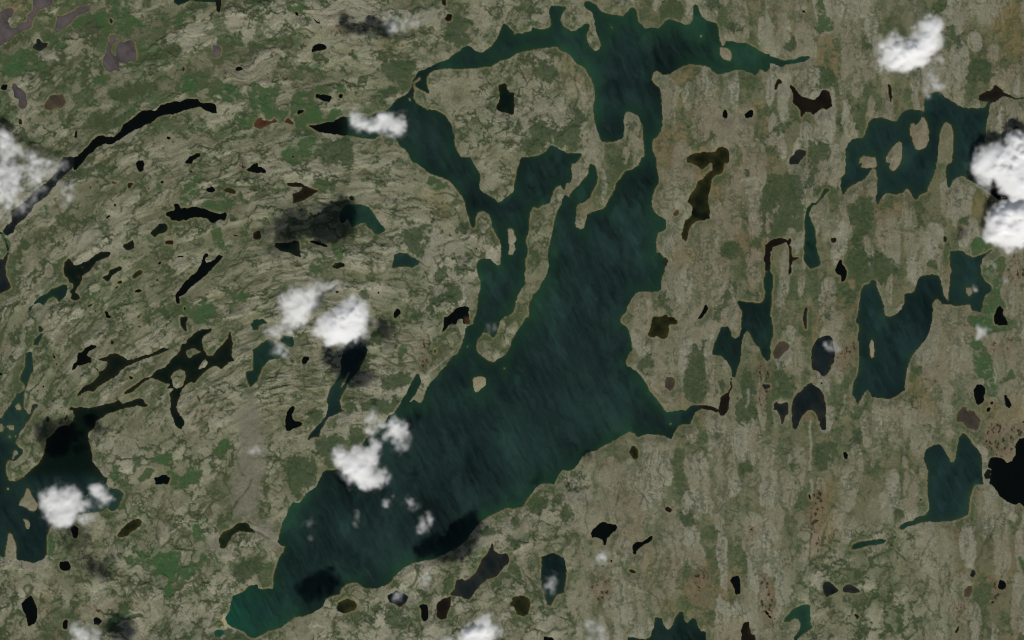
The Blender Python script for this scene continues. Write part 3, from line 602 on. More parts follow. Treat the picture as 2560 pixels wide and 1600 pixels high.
STREAMS = """d 2.2 M 2370,-20 2340,100 2250,200 2170,290 2160,360 2200,400
d 2.0 N -20,485 60,550 130,580
p 2.6 N 130,580 200,592 250,600
p 3 N -30,470 40,500 110,540
p 4 M 1060,680 1100,740 1140,820 1200,850 1330,850 1420,880
p 3.5 M 370,980 380,1100 365,1250 350,1330
p 3.5 M 1950,1410 2000,1340 2040,1230 2060,1190
p 3 M 1180,1310 1300,1240 1420,1160 1480,1060 1540,1030
p 3 J 2060,-20 1900,250 1700,440 1620,500
p 2.5 J 700,640 670,740 685,850 600,960 500,1060
p 2.5 J 1410,720 1350,830 1280,890
p 3 J 1660,190 1640,290
d 1.8 A 735,1310 760,1380 820,1430
d 1.8 B 700,470 760,480 830,500
d 1.8 B 830,650 870,720 850,770 780,820
d 1.6 E 1500,960 1490,880 1470,800 1400,760
d 1.6 E 1520,950 1640,930
d 1.6 E 680,700 760,680 830,640 900,610
d 1.6 E 720,840 740,760 750,700
d 1.6 F 930,130 1050,110 1100,140 1190,80 1260,120 1400,190
d 1.8 F 510,770 440,740
d 2 F 1080,900 1090,1060 1130,1090 1240,1060
d 2 F 830,990 840,1120 820,1200
d 2 F 1700,850 1800,800 1940,770 2020,700
d 1.8 I 1490,1230 1520,1160 1600,1130 1660,1100
d 1.8 I 1870,710 1890,760 1910,780 2020,740 2160,740
d 1.6 I 900,1140 1000,1080 1100,1060
d 1.8 L 510,535 515,600
d 1.8 O 1250,-20 1255,100 1230,250
d 1.8 O 990,480 960,300 1020,120 1060,0
d 1.8 O 1280,1040 1360,1100 1390,1200
p 2.4 O 1110,1000 1200,1040 1280,1060
d 2.2 P 530,950 480,860 420,800 390,680 400,450 420,300
d 2.0 P 600,880 650,780 760,690 790,660
d 2.0 P 1120,590 1200,660 1290,730 1370,800
d 1.8 P 1560,500 1530,600 1440,730
d 1.8 P 2200,440 2090,570 2000,720 1960,780
p 4 P 420,-20 430,80 400,200
p 2.2 C 1330,830 1400,850 1410,1000
p 2.6 C 380,1280 390,1350
p 3 D 1640,1200 1650,1180
p 4 G 2140,180 2340,190 2300,280
p 3 G 1590,660 1620,760 1640,800
p 2.5 G 1860,270 1900,140
p 3 K 2225,640 2240,740 2220,820
p 4 K 1880,190 1920,130
d 1.8 D 2419,895 2300,930
d 2 H 300,920 220,1000 200,1080
d 1.8 C 100,480 60,510
d 2 K 1280,10 1270,40
d 1.8 L 730,1210 780,1180 850,1100
p 2.5 L 710,700 715,820 700,950
p 4 L 420,940 410,1060 395,1200 400,1400
p 2.5 H 2040,820 1990,880
d 1.8 H 700,960 620,940 530,960
d 1.8 H 1690,780 1730,850
d 1.8 E 70,740 80,860"""
K = 640 / 2419.0
def origin(c):
    i = "ABCDEFGHIJKLMNOP".index(c)
    return (i % 4) * 640, (i // 4) * 400
def pts(c, s):
    ox, oy = origin(c)
    a = np.array([[float(v) for v in p.split(',')] for p in s.split()])
    return a * K + (ox, oy)
def push(a):                              # waters cut by the frame go on beyond it
    a = a.copy()
    a[a[:, 0] < -3, 0] = -80; a[a[:, 0] > 2563, 0] = 2640
    a[a[:, 1] < -3, 1] = -80; a[a[:, 1] > 1603, 1] = 1680
    return a

# ---------------------------------------------------------------- grid and noise
D = 2.0
gx0 = np.arange(-130, 2690 + D, D)
gy0 = np.arange(-130, 1730 + D, D)
geo = D * np.cumsum(1.28 ** np.arange(1, 33))
gx = np.concatenate([gx0[0] - geo[::-1], gx0, gx0[-1] + geo])
gy = np.concatenate([gy0[0] - geo[::-1], gy0, gy0[-1] + geo])
NE = len(geo)
X, Y = np.meshgrid(gx, gy)
H_, W_ = X.shape
rng = np.random.RandomState(7)
TAB = rng.rand(256, 256).astype(np.float32)
def vn(x, y, seed=0):
    x = x + seed * 37.17; y = y + seed * 91.7
    xi = np.floor(x); yi = np.floor(y)
    fx = x - xi; fy = y - yi
    fx = fx * fx * fx * (fx * (fx * 6 - 15) + 10); fy = fy * fy * fy * (fy * (fy * 6 - 15) + 10)
    xi = xi.astype(np.int64) & 255; yi = yi.astype(np.int64) & 255
    x1 = (xi + 1) & 255; y1 = (yi + 1) & 255
    a = TAB[yi, xi]; b = TAB[yi, x1]; c = TAB[y1, xi]; d = TAB[y1, x1]
    return (a + (b - a) * fx) * (1 - fy) + (c + (d - c) * fx) * fy
def fbm(x, y, oct=4, seed=0, gain=0.5):
    s = 0; amp = 1; tot = 0
    for o in range(oct):
        ca, sa = math.cos(0.6 * o + .3), math.sin(0.6 * o + .3)
        s = s + amp * (vn((x * ca - y * sa) * 2 ** o, (x * sa + y * ca) * 2 ** o, seed + o * 3.3) - .5)
        tot += amp; amp *= gain
    return s / tot * 2                    # about -0.7 .. 0.7
def vor(x, y, seed):                      # F2 - F1 of jittered cells: small along cell borders; and a cell value
    xi = np.floor(x); yi = np.floor(y)
    f1 = np.full(x.shape, 9.0); f2 = np.full(x.shape, 9.0); val = np.zeros(x.shape)
    for dx in (-1, 0, 1):
        for dy in (-1, 0, 1):
            cx = xi + dx; cy = yi + dy
            ix = (cx.astype(np.int64) + seed * 17) & 255; iy = (cy.astype(np.int64) + seed * 53) & 255
            px = cx + TAB[iy, ix]; py = cy + TAB[ix, iy]
            d = np.hypot(px - x, py - y)
            m = d < f1
            f2 = np.where(m, f1, np.minimum(f2, d))
            val = np.where(m, TAB[(iy + 91) & 255, (ix + 13) & 255], val)
            f1 = np.where(m, d, f1)
    return f2 - f1, val
def ss(a, b, x):
    t = np.clip((x - a) / (b - a), 0, 1)
    return t * t * (3 - 2 * t)
def blur(a, n):                           # n passes of a 1-2-1 kernel on each axis
    for _ in range(n):
        a = np.pad(a, 1, mode='edge')
        a = (a[:-2, :] + 2 * a[1:-1, :] + a[2:, :]) / 4
        a = (a[:, :-2] + 2 * a[:, 1:-1] + a[:, 2:]) / 4
    return a
# wiggled coordinates: every traced outline is read through them, so shores are irregular
wx = X + 2.6 * fbm(X / 16, Y / 16, 3, 1) + 1.2 * fbm(X / 5, Y / 5, 2, 2)
wy = Y + 2.6 * fbm(X / 16, Y / 16, 3, 11) + 1.2 * fbm(X / 5, Y / 5, 2, 12)
def fill(mask, P, fx=None, fy=None, value=1, m=8):
    fx = wx if fx is None else fx; fy = wy if fy is None else fy
    i0, i1 = np.searchsorted(gx, [P[:, 0].min() - m, P[:, 0].max() + m])
    j0, j1 = np.searchsorted(gy, [P[:, 1].min() - m, P[:, 1].max() + m])
    if i1 <= i0 or j1 <= j0: return
    x = fx[j0:j1, i0:i1]; y = fy[j0:j1, i0:i1]
    ins = np.zeros(x.shape, bool)
    n = len(P)
    for k in range(n):
        xa, ya = P[k]; xb, yb = P[(k + 1) % n]
        if ya == yb: continue
        c = (ya > y) != (yb > y)
        ins ^= c & (x < (xb - xa) * (y - ya) / (yb - ya) + xa)
    sub = mask[j0:j1, i0:i1]
    sub[ins] = value

# ---------------------------------------------------------------- waters
wid = np.zeros(X.shape, np.int16)         # which water body
TYPES = "tqnkbogdhre"
wty = np.full(X.shape, -1, np.int8)
names, island_polys = {}, []
rows = [l.split(' ', 3) for l in WATER.strip().split('\n')]
for c, name, kind, s in rows:
    if kind == 'land': continue
    P = push(pts(c, s))
    names.setdefault(name, len(names) + 1)
    if len(P) < 3: continue
    fill(wid, P, value=names[name]); fill(wty, P, value=TYPES.index(kind))
for c, name, kind, s in rows:
    if kind != 'land': continue
    P = pts(c, s)
    if P[:, 0].max() < 2 and P[:, 1].max() < 2: continue
    fill(wid, P, value=0); fill(wty, P, value=-1)
    if name != '-':
        fx, fy = P.mean(0)
        island_polys.append((name, P))
inner = np.zeros(X.shape, bool); inner[NE:-NE, NE:-NE] = True
water = (wid > 0)
def dist(mask, R=42):                     # distance (px) to the nearest True cell, on the even part of the grid
    big = 1e3
    d = np.where(mask, 0.0, big)
    for j in range(1, d.shape[0]): d[j] = np.minimum(d[j], d[j - 1] + 1)
    for j in range(d.shape[0] - 2, -1, -1): d[j] = np.minimum(d[j], d[j + 1] + 1)
    d2 = d * d; out = d2.copy()
    for k in range(1, R + 1):
        out[:, k:] = np.minimum(out[:, k:], d2[:, :-k] + k * k)
        out[:, :-k] = np.minimum(out[:, :-k], d2[:, k:] + k * k)
    return np.minimum(np.sqrt(out), R) * D
sd = np.full(X.shape, 84.0)
core = (slice(NE, -NE), slice(NE, -NE))
wc = water[core]
sdc = dist(wc) - dist(~wc)
soft = blur(wc.astype(float), 1)
near = np.abs(sdc) < 4
sdc = np.where(near, blur(sdc, 1), sdc)
sd[core] = sdc                            # > 0 on land, < 0 in water

# ---------------------------------------------------------------- land cover
def field(kind, soften):
    m = np.zeros(X.shape)
    for l in COVER.strip().split('\n'):
        c, k, s = l.split(' ', 2)
        if k == kind: fill(m, pts(c, s), vx, vy, 1.0, 30)
    return blur(m, soften)
vx = X + 30 * fbm(X / 46, Y / 46, 5, 21, .66); vy = Y + 34 * fbm(X / 46, Y / 46, 5, 31, .66)
cov = {k: field(k, n) for k, n in (('g', 9), ('o', 50), ('y', 60), ('x', 20), ('v', 20), ('b2', 60), ('s', 1))}

strk = {'d': np.zeros(X.shape), 'p': np.zeros(X.shape)}
for l in STREAMS.strip().split('\n'):
    k, wd, c, s_ = l.split(' ', 3)
    P = pts(c, s_)
    for a, b in zip(P[:-1], P[1:]):
        t_ = (b - a) / max(np.hypot(*(b - a)), 1e-6); nrm = np.array([-t_[1], t_[0]]) * float(wd) * .75
        a2 = a - t_; b2 = b + t_
        fill(strk[k], np.array([a2 + nrm, b2 + nrm, b2 - nrm, a2 - nrm]), X + (vx - X) * .35, Y + (vy - Y) * .35, 1.0, 14)
strk = {k: blur(q, 1) for k, q in strk.items()}

# direction of the rock grain: east-north-east in the west, steeper by the lake, north-south in the east
u = X / 2560; v = Y / 1600
wE = ss(0.52, 0.62, u + 0.05 * fbm(X / 200, Y / 200, 2, 5))
wE = wE * (1 - ss(.755, .80, u) * ss(.79, .84, v) * (1 - ss(.88, .94, u)))
wW = (1 - ss(0.32, 0.46, u + .12 * (v - .5))) * (1 - ss(.56, .74, v))
wM = np.clip(1 - wE - wW, 0, 1)
def rot(th, ax, bx):                      # coordinates along / across a direction, scaled
    if th < 40:                           # the western ridges sweep round in a great arc: spiral coordinates
        dx = X - 720; dy = -(Y - 1520)
        lr = np.log(np.hypot(dx, dy) + 50) * 900; an = -np.arctan2(dy, dx + 1e-6) * 900
        an = np.where(Y > 1520, 0, an)
        al = math.radians(10)
        a = an * math.cos(al) + lr * math.sin(al); b = lr * math.cos(al) - an * math.sin(al)
    else:
        th = math.radians(th)
        a = X * math.cos(th) - Y * math.sin(th); b = X * math.sin(th) + Y * math.cos(th)
    a = a + 14 * fbm(X / 70, Y / 70, 3, 41); b = b + 14 * fbm(X / 70, Y / 70, 3, 43)
    return a / ax, b / bx
def grain(ax, bx, oct, seed, gain=.5):
    return (wW * fbm(*rot(32, ax, bx), oct, seed, gain) + wE * fbm(*rot(90, ax, bx), oct, seed, gain)
            + wM * fbm(*rot(50, (ax + bx) / 2 * 1.2, (ax + bx) / 2), oct, seed, gain))
g1 = grain(70, 16, 4, 51); g2 = grain(26, 6, 3, 53); g3 = grain(190, 26, 3, 57)
def cracks(ax, bx, seed):
    jit = lambda a, b: (a + .55 * fbm(X / 24, Y / 24, 4, seed + 60, .65), b + .55 * fbm(X / 24, Y / 24, 4, seed + 70, .65))
    eW, cW = vor(*jit(*rot(30, ax * 2.0, bx * .72)), seed)
    eM, cM = vor(*jit(*rot(48, ax, bx)), seed + 1)
    eE, cE = vor(*jit(*rot(90, ax * 3.0, bx * .75)), seed + 2)
    return wW * eW + wM * eM + wE * eE, wW * cW + wM * cM + wE * cE
e1, c1 = cracks(52, 40, 3)
e2, c2 = cracks(21, 15, 9)
n1 = fbm(X / 120, Y / 120, 4, 81); n2 = fbm(X / 30, Y / 30, 4, 83, .6); n3 = fbm(X / 7, Y / 7, 3, 85, .7)
n4 = fbm(X / 300, Y / 300, 3, 87)
speck = TAB[(np.arange(H_)[:, None] * 7) % 256, (np.arange(W_)[None, :] * 5 + np.arange(H_)[:, None] * 3) % 256]
speck = rng.rand(H_, W_)
act = fbm(X / 90, Y / 90, 4, 88)
k1 = ss(.20 + .10 * np.clip(act * 2, -.4, 1), .05, e1 + .07 * n3) * ss(-.30, .22, n2 + .6 * act + .16)
k2 = ss(.20, .04, e2 + .12 * n3) * ss(-.05, .45, n2 + .8 * fbm(X / 55, Y / 55, 3, 91) + .06)
k5 = ss(.06, .0, np.abs(grain(170, 36, 3, 171, .5))) * ss(.0, .25, fbm(X / 80, Y / 80, 3, 173) + .3 * n2 + .08) * (1 - wE)
r1 = grain(75, 15, 4, 111, .6); r2 = grain(20, 7, 3, 117, .62)
k3 = ss(.085, .0, np.abs(r1)) * ss(-.10, .30, fbm(X / 50, Y / 50, 3, 119) + .5 * n3 + .05)
k4 = ss(.09, .0, np.abs(r2)) * ss(.0, .35, fbm(X / 38, Y / 38, 3, 121) + .4 * n3)
lump = ss(.06, .24, n2 * .9 + .6 * fbm(X / 60, Y / 60, 3, 95) + .35 * act + .25 * n3 - .03)
lumpE = ss(.05, .32, .6 * g1 + .7 * act + .5 * n2 + .3 * n3)
drum = np.zeros(X.shape); dtone = np.zeros(X.shape)
rr = np.random.RandomState(12)
for k in range(720):                      # streamlined rock drumlins, drawn out north to south
    cx = rr.uniform(1230, 2720); cy = rr.uniform(-100, 1700)
    L = rr.uniform(22, 95) * rr.uniform(.6, 1.15); Wd = rr.uniform(10, 36) * (.6 + .5 * L / 100); tilt = rr.normal(0, .07); tone = rr.uniform(-.6, 1)
    i0, i1 = np.searchsorted(gx, [cx - Wd - 35, cx + Wd + 35]); j0, j1 = np.searchsorted(gy, [cy - L - 30, cy + L + 30])
    if i1 <= i0 or j1 <= j0: continue
    x = vx[j0:j1, i0:i1] * .35 + X[j0:j1, i0:i1] * .65 - cx; y = vy[j0:j1, i0:i1] * .5 + Y[j0:j1, i0:i1] * .5 - cy
    x = x - tilt * y
    d = np.clip(1 - (np.abs(x) / Wd) ** 2.2 - (np.abs(y) / L) ** 2.2, 0, 1)
    sub = drum[j0:j1, i0:i1]; st = dtone[j0:j1, i0:i1]
    up = d > sub
    st[up] = tone; sub[up] = d[up]
pale = ss(.02, .34, drum * (1 + .8 * n2) + .14 * n3)
dtone = blur(dtone, 1)

G = ss(.26, .66, cov['g'] * 1.25 + .50 * n2 + .42 * n3 - .06) * (1 - .5 * ss(.12, .36, fbm(X / 17, Y / 13, 4, 163, .65)))
O = ss(.34, .66, cov['o'] * 1.35 + .55 * n2 + .40 * n3 + .2 * (speck - .5) - .05 - .38 * ss(.05, .5, drum) * wE - .45 * ss(.08, .34, fbm(X / 26, Y / 40, 4, 161, .6)))
imask = np.zeros(X.shape); sand = np.zeros(X.shape)
for name, P in island_polys:
    if name == 'IS7': continue
    fill(imask, P, X, Y, 1.0)
    if name in ('IS12', 'IS16', 'IS13', 'IS4', 'IS3'): fill(sand, P, X, Y, 1.0)
imask = blur(imask, 3); sand = blur(sand, 2)
k1, k2, k3, k4, k5 = [q * (1 - .85 * imask) for q in (k1, k2, k3, k4, k5)]
lump = lump * (1 - .9 * imask)
shoregreen = ss(34, 6, sd) * ss(.06, .30, n2 + .5 * fbm(X / 45, Y / 45, 3, 181) + .3 * n3) * (1 - imask)
def mix(a, b, t):
    return a * (1 - t[..., None]) + np.asarray(b) * t[..., None]
def lin(r, g, b):
    return np.array([((c / 255 + .055) / 1.055) ** 2.4 if c > 10 else c / 255 / 12.92 for c in (r, g, b)])
bare = lin(124, 121, 99)
base = np.empty(X.shape + (3,)); base[:] = bare
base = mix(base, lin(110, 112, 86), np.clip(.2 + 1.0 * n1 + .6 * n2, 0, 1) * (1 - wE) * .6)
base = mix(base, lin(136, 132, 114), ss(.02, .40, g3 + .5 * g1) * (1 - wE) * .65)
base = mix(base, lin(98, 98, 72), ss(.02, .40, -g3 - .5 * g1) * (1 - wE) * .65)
hollow = mix(np.broadcast_to(lin(98, 97, 72), base.shape), lin(106, 96, 70), ss(-.1, .3, n1 + .5 * n2))
hollow = mix(hollow, lin(76, 84, 58), ss(-.02, .22, n2 + .6 * act + .4 * n3))
ridge = mix(np.broadcast_to(lin(116, 112, 91), base.shape), lin(129, 126, 108), np.clip(.25 + .9 * dtone * ss(0, .4, drum) + .8 * n2, 0, 1))
ridge = mix(ridge, lin(111, 101, 82), ss(.15, .5, n4 * .8 + n1) * .4)
smooth_e = ss(.05, .3, fbm(X / 220, Y / 330, 3, 143) + .15 * (v - .5))       # wide even slopes without hollows
east = mix(hollow, ridge, np.clip(pale + smooth_e * .75, 0, 1))
east = east * (1 + .10 * g3 + .06 * fbm(X / 12, Y / 4, 2, 145))[..., None]
base = base * (1 - wE)[..., None] + east * wE[..., None]
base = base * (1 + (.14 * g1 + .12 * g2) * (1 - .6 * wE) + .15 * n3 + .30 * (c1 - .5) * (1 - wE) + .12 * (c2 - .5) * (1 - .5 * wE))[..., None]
base = mix(base, lin(112, 107, 92), cov['v'] * .85)
base = mix(base, lin(112, 100, 66), cov['y'] * (.6 + .4 * n2))
base = mix(base, lin(116, 105, 74), cov['b2'] * .6)
base = mix(base, lin(158, 150, 116), cov['s'])
bogm = cov['x']
base = mix(base, lin(112, 93, 73), bogm * .55)
calm = 1 - .8 * np.clip(cov['v'] + cov['b2'] * .6, 0, 1)
green_a, green_b, green_c = lin(55, 86, 48), lin(70, 80, 50), lin(48, 62, 40)
gcol = mix(mix(np.broadcast_to(green_b, base.shape), green_a, np.clip(.5 + 1.3 * n2, 0, 1)), green_c, np.clip(.3 + 1.4 * n3, 0, 1) * .5)
base = mix(base, gcol * .9, lump * ((1 - wE) * (.20 + .42 * ss(.27, .17, v) * ss(.46, .36, u) + .2 * ss(.7, .8, v))) * calm)
base = mix(base, lin(58, 70, 44), k1 * (1 - .5 * wE) * .95 * calm)
base = mix(base, lin(60, 68, 44), k5 * .85 * calm)
base = mix(base, lin(58, 62, 42), k3 * (1 - .7 * wE) * .70 * calm)
base = mix(base, lin(64, 66, 46), k4 * (1 - .7 * wE) * .50 * calm)
base = mix(base, lin(72, 72, 52), k2 * (1 - .35 * wE) * .8 * calm)
base = mix(base, gcol * (1 + .25 * n3)[..., None], G * .95)
dull = mix(np.broadcast_to(lin(66, 76, 50), base.shape), lin(50, 64, 42), np.clip(.5 + 1.5 * n3 + .5 * (speck - .5), 0, 1))
base = mix(base, dull, O * .88)
base = mix(base, lin(140, 136, 118), strk['p'] * .7)
base = mix(base, lin(50, 52, 38), strk['d'] * .8)
base = mix(base, lin(68, 80, 50), shoregreen * .6)
base = mix(base, lin(122, 114, 92), imask * .45)
base = mix(base, lin(140, 130, 104), sand * .8)
# peat hollows: tiny dark pools in the bogs
pool = ss(.30, .44, fbm(X / 6.5, Y / 9, 2, 97) + .12 * n2) * ss(.45, .8, bogm)
base = mix(base, lin(38, 26, 22), pool * .85)
base = base * (1 + .18 * (speck - .5))[..., None]
# wave-washed rim of every lake
rimn = .25 + 1.6 * n2 + .8 * n3
base = mix(base, lin(138, 124, 92), ss(7, 1.0, sd) * np.clip(rimn, 0, 1) * .65)
base = mix(base, lin(78, 74, 46), ss(2.2, .2, sd) * np.clip(.45 + 1.3 * n2, 0, .9))
# bed under the water
base = mix(base, lin(60, 62, 40), ss(0, -1.5, sd))
base = base * np.array([.79, .815, .83])

# ---------------------------------------------------------------- heights (metres)
land = ss(0, 22, sd)
Z = np.minimum(sd * 1.1, 2.2) + .6
rise = (14 + (15 * g1 + 8 * g2) * (1 - .7 * wE) + 32 * g3 * (1 - .6 * wE) - 8 * k5 + 14 * np.sqrt(drum) * wE + 5 * n2 + 1.5 * n3 + 16 * (c1 - .5) * (1 - wE) + 4 * (c2 - .5)
        - 9 * k1 * calm - 4 * k2 * calm - 5 * k3 * calm)
rise = rise * (1 - .55 * np.clip(cov['v'] + G + .6 * O + .6 * bogm + .5 * cov['y'], 0, 1))
Zl = .6 + land * np.maximum(rise, .4) + np.minimum(sd * .5, 1.2)
Z = np.where(sd > 0, Zl, np.maximum(sd * 1.0 + .3, -14))
far = ss(2700, 9000, np.hypot(X - 1280, Y - 800))
Z = np.where(sd > 0, Z * (1 - far) + far * (8 + 20 * n4), Z)

# ---------------------------------------------------------------- helpers
def world(xp, yp, h=0.0):                 # a point of the picture at height h
    k = S * (1 - h / ALT)
    return (xp - 1280) * k, (800 - yp) * k
def link(name, me, kind=None, label=None, cat=None, group=None):
    o = bpy.data.objects.new(name, me)
    scene.collection.objects.link(o)
    if kind: o['kind'] = kind
    if label: o['label'] = label
    if cat: o['category'] = cat
    if group: o['group'] = group
    return o
def grid_mesh(name, cells, zz, cols, mat, ox=0.0, oy=0.0):
    """mesh from the cells (j, i) of the grid that are True; heights zz, vertex colours cols"""
    jj, ii = np.nonzero(cells)
    a = jj * W_ + ii
    q = np.stack([a, a + W_, a + W_ + 1, a + 1], 1)
    used, inv = np.unique(q, return_inverse=True)
    inv = inv.reshape(-1)
    co = np.empty((len(used), 3), np.float32)
    co[:, 0] = (X.ravel()[used] - 1280) * S - ox
    co[:, 1] = (800 - Y.ravel()[used]) * S - oy
    co[:, 2] = zz.ravel()[used] if not np.isscalar(zz) else zz
    me = bpy.data.meshes.new(name)
    n = len(q)
    me.vertices.add(len(used)); me.vertices.foreach_set("co", co.ravel())
    me.loops.add(4 * n); me.loops.foreach_set("vertex_index", inv.astype(np.int32))
    me.polygons.add(n); me.polygons.foreach_set("loop_start", np.arange(0, 4 * n, 4, dtype=np.int32))
    me.polygons.foreach_set("use_smooth", np.ones(n, bool))
    me.update(calc_edges=True)
    at = me.color_attributes.new("tint", 'FLOAT_COLOR', 'POINT')
    rgba = np.ones((len(used), 4), np.float32); rgba[:, :3] = np.clip(cols.reshape(-1, 3)[used], 0, 1)
    at.data.foreach_set("color", rgba.ravel())
    me.materials.append(mat)
    return me
def material(name, rough, spec, scale, amount):
    m = bpy.data.materials.new(name); m.use_nodes = True
    t = m.node_tree; b = t.nodes["Principled BSDF"]
    b.inputs["Roughness"].default_value = rough
    b.inputs["Specular IOR Level"].default_value = spec
    at = t.nodes.new("ShaderNodeAttribute"); at.attribute_name = "tint"
    tc = t.nodes.new("ShaderNodeNewGeometry")
    mp = t.nodes.new("ShaderNodeVectorMath"); mp.operation = 'SCALE'; mp.inputs[3].default_value = scale
    nz = t.nodes.new("ShaderNodeTexNoise"); nz.inputs["Scale"].default_value = 1.0
    nz.inputs["Detail"].default_value = 3; nz.inputs["Roughness"].default_value = .65
    mr = t.nodes.new("ShaderNodeMapRange")
    mr.inputs["From Min"].default_value = .25; mr.inputs["From Max"].default_value = .75
    mr.inputs["To Min"].default_value = 1 - amount; mr.inputs["To Max"].default_value = 1 + amount
    mx = t.nodes.new("ShaderNodeVectorMath"); mx.operation = 'SCALE'
    t.links.new(tc.outputs["Position"], mp.inputs[0]); t.links.new(mp.outputs[0], nz.inputs["Vector"])
    t.links.new(nz.outputs["Fac"], mr.inputs["Value"]); t.links.new(at.outputs["Color"], mx.inputs[0])
    t.links.new(mr.outputs[0], mx.inputs[3]); t.links.new(mx.outputs[0], b.inputs["Base Color"])
    return m
m_land = material("tundra_rock", .95, .1, 1 / 22.0, .22)
m_veg = material("tundra_plants", .95, .1, 1 / 16.0, .28)
m_water = material("lake_water", .15, .12, 1 / 60.0, .08)

# ---------------------------------------------------------------- ground, islands, plant cover
allc = np.ones(X.shape, bool); allc[-1, :] = False; allc[:, -1] = False
isl = np.zeros(X.shape, np.int16)
merged = {}
for name, P in island_polys: merged.setdefault(name, []).append(P)
ISL_TEXT = {
 'IS2': 'rounded tan island with a brown rim in the northern arm of the big lake, off a spit',
 'IS5': 'wide oval island split by a notch, tan and green, in the navy eastern lake',
 'IS6': 'long slender tan island lying north to south in the navy eastern lake',
 'IS7': 'grey green patchy island west of the two larger ones in the navy eastern lake',
 'IS8': 'tiny pale islet with a green shallow below it in the narrow western channel',
 'IS12': 'round pale tan island alone in the open water south of the long peninsula',
 'IS16': 'thin bright sandy sliver of an island in the dark green eastern lake',
 'IS17': 'ragged triangular pale island in the teal lake at the lower left',
 'IS18': 'small elongated islet below the triangular island in the teal lake',
}
ok_isl = {}
for k, (name, PP) in enumerate(merged.items(), 1):
    big = np.zeros(X.shape, bool)
    for P in PP:
        c = P.mean(0)
        d = P - c; r = np.hypot(*d.T)[:, None]
        fill(big, c + d * (1 + 5.0 / np.maximum(r, 2)), value=True, m=12)
    if name in ('IS9', 'ISX', 'IS1', 'ISP', 'IS10', 'IS11', 'IS8W') and name != 'IS8': 
        if name in ('IS10', 'IS11', 'ISP', 'IS9'): continue
    if not (big & (sd > .5)).any(): continue
    ring = big & ~ (np.roll(big, 1, 0) & np.roll(big, -1, 0) & np.roll(big, 1, 1) & np.roll(big, -1, 1))
    if (sd[ring] > 0).mean() > .12: continue      # joined to the shore: stays part of the ground
    isl[big] = k; ok_isl[k] = name
icell = isl.copy()
cells_ground = allc & (icell == 0)
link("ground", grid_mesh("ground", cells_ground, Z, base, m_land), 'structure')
for k, name in ok_isl.items():
    cells = allc & (icell == k)
    jj, ii = np.nonzero(cells & (sd > 0))
    if len(jj) == 0: jj, ii = np.nonzero(cells)
    cx, cy = world(gx[ii].mean(), gy[jj].mean())
    o = link("island", grid_mesh("island", cells, Z, base, m_land, cx, cy), 'structure', ISL_TEXT.get(name))
    o.location = (cx, cy, 0)
veg = allc & (np.maximum(G, O * .95) > .6) & (sd > 1.5) & inner
veg &= (blur(veg.astype(float), 1) > .5)
Zv = Z + 1.2
link("plant_cover", grid_mesh("plant_cover", veg, Zv, base, m_veg), 'stuff',
     'green moss, sedge and dwarf shrub cover in the damp hollows between bare rock', 'ground cover')

# ---------------------------------------------------------------- water surfaces
idc = wid.copy()
tyc = np.where(wty == 1, 0, wty)
for _ in range(3):                        # grow each body under its shore
    for ax in (0, 1):
        for s_ in (1, -1):
            r = np.roll(idc, s_, ax); rt = np.roll(tyc, s_, ax)
            g = (idc == 0) & (r > 0)
            idc[g] = r[g]; tyc[g] = rt[g]
depth = np.clip(-sd, 0, 80)
# wind lines on the open lakes
def lines(th, a, b, seed, o=4, gain=.55):
    t = math.radians(th)
    return fbm((X * math.cos(t) + Y * math.sin(t) + 10 * n2) / a, (-X * math.sin(t) + Y * math.cos(t) + 10 * n2) / b, o, seed, gain)
wind = lines(62, 60, 9, 101) + .5 * lines(58, 22, 3.6, 103, 2) + .7 * lines(66, 130, 34, 107, 4, .6)
murk = fbm(X / 150, Y / 150, 3, 105)
DEEP = {'t': (26, 42, 39), 'q': (20, 68, 52), 'n': (23, 40, 39), 'k': (5, 9, 7), 'b': (23, 19, 13), 'o': (20, 25, 12),
        'g': (84, 78, 79), 'd': (22, 31, 31), 'h': (58, 54, 46), 'r': (62, 42, 30), 'e': (8, 21, 15)}
SHAL = {'t': (26, 54, 36), 'q': (32, 92, 66), 'n': (30, 50, 36), 'k': (12, 14, 9), 'b': (40, 33, 22), 'o': (46, 45, 20),
        'g': (76, 66, 60), 'd': (42, 40, 32), 'h': (78, 66, 50), 'r': (78, 54, 36), 'e': (32, 34, 20)}
REACH = {'t': 24, 'q': 40, 'n': 16, 'k': 5, 'b': 5, 'o': 12, 'g': 5, 'd': 6, 'h': 6, 'r': 8, 'e': 9}
murk0 = murk
murk = murk + .7 * ss(.05, .5, fbm(X / 60, Y / 90, 4, 151, .6)) - .55 * np.exp(-(((X - 1730) / 120) ** 2 + ((Y - 110) / 75) ** 2) ** 1.5)
qw = np.exp(-np.clip(np.hypot(X - 575, (Y - 1540) * .8) - 10, 0, 900) / 75)
wcol = np.zeros(X.shape + (3,)); wsum = np.zeros(X.shape)
for t_i, t_ in enumerate(TYPES):
    if t_ == 'q': continue
    m = blur((tyc == t_i).astype(float), 70 if t_ in 'tne' else 2) + (1e-6 if t_ == 't' else 0)
    sh = np.exp(-depth / (REACH[t_] * np.clip(1 + 1.2 * n2 + 1.6 * murk0, .25, 3)) * 1.6)
    c = mix(np.broadcast_to(lin(*DEEP[t_]), wcol.shape), lin(*SHAL[t_]), np.clip(sh, 0, 1))
    amp = {'t': .40, 'q': .35, 'n': .42, 'g': .22, 'd': .3}.get(t_, .15)
    open_ = ss(4, 30, depth) if t_ in 'tqn' else 1
    c = c * (1 + amp * wind * open_ + .60 * murk * (t_ in 'tqn') + .5 * (t_ in 'ghdr') * n2 + .9 * (t_ in 'o') * n2 + .4 * (t_ in 'b') * n2)[..., None]
    wcol += c * m[..., None]; wsum += m
wcol /= wsum[..., None]
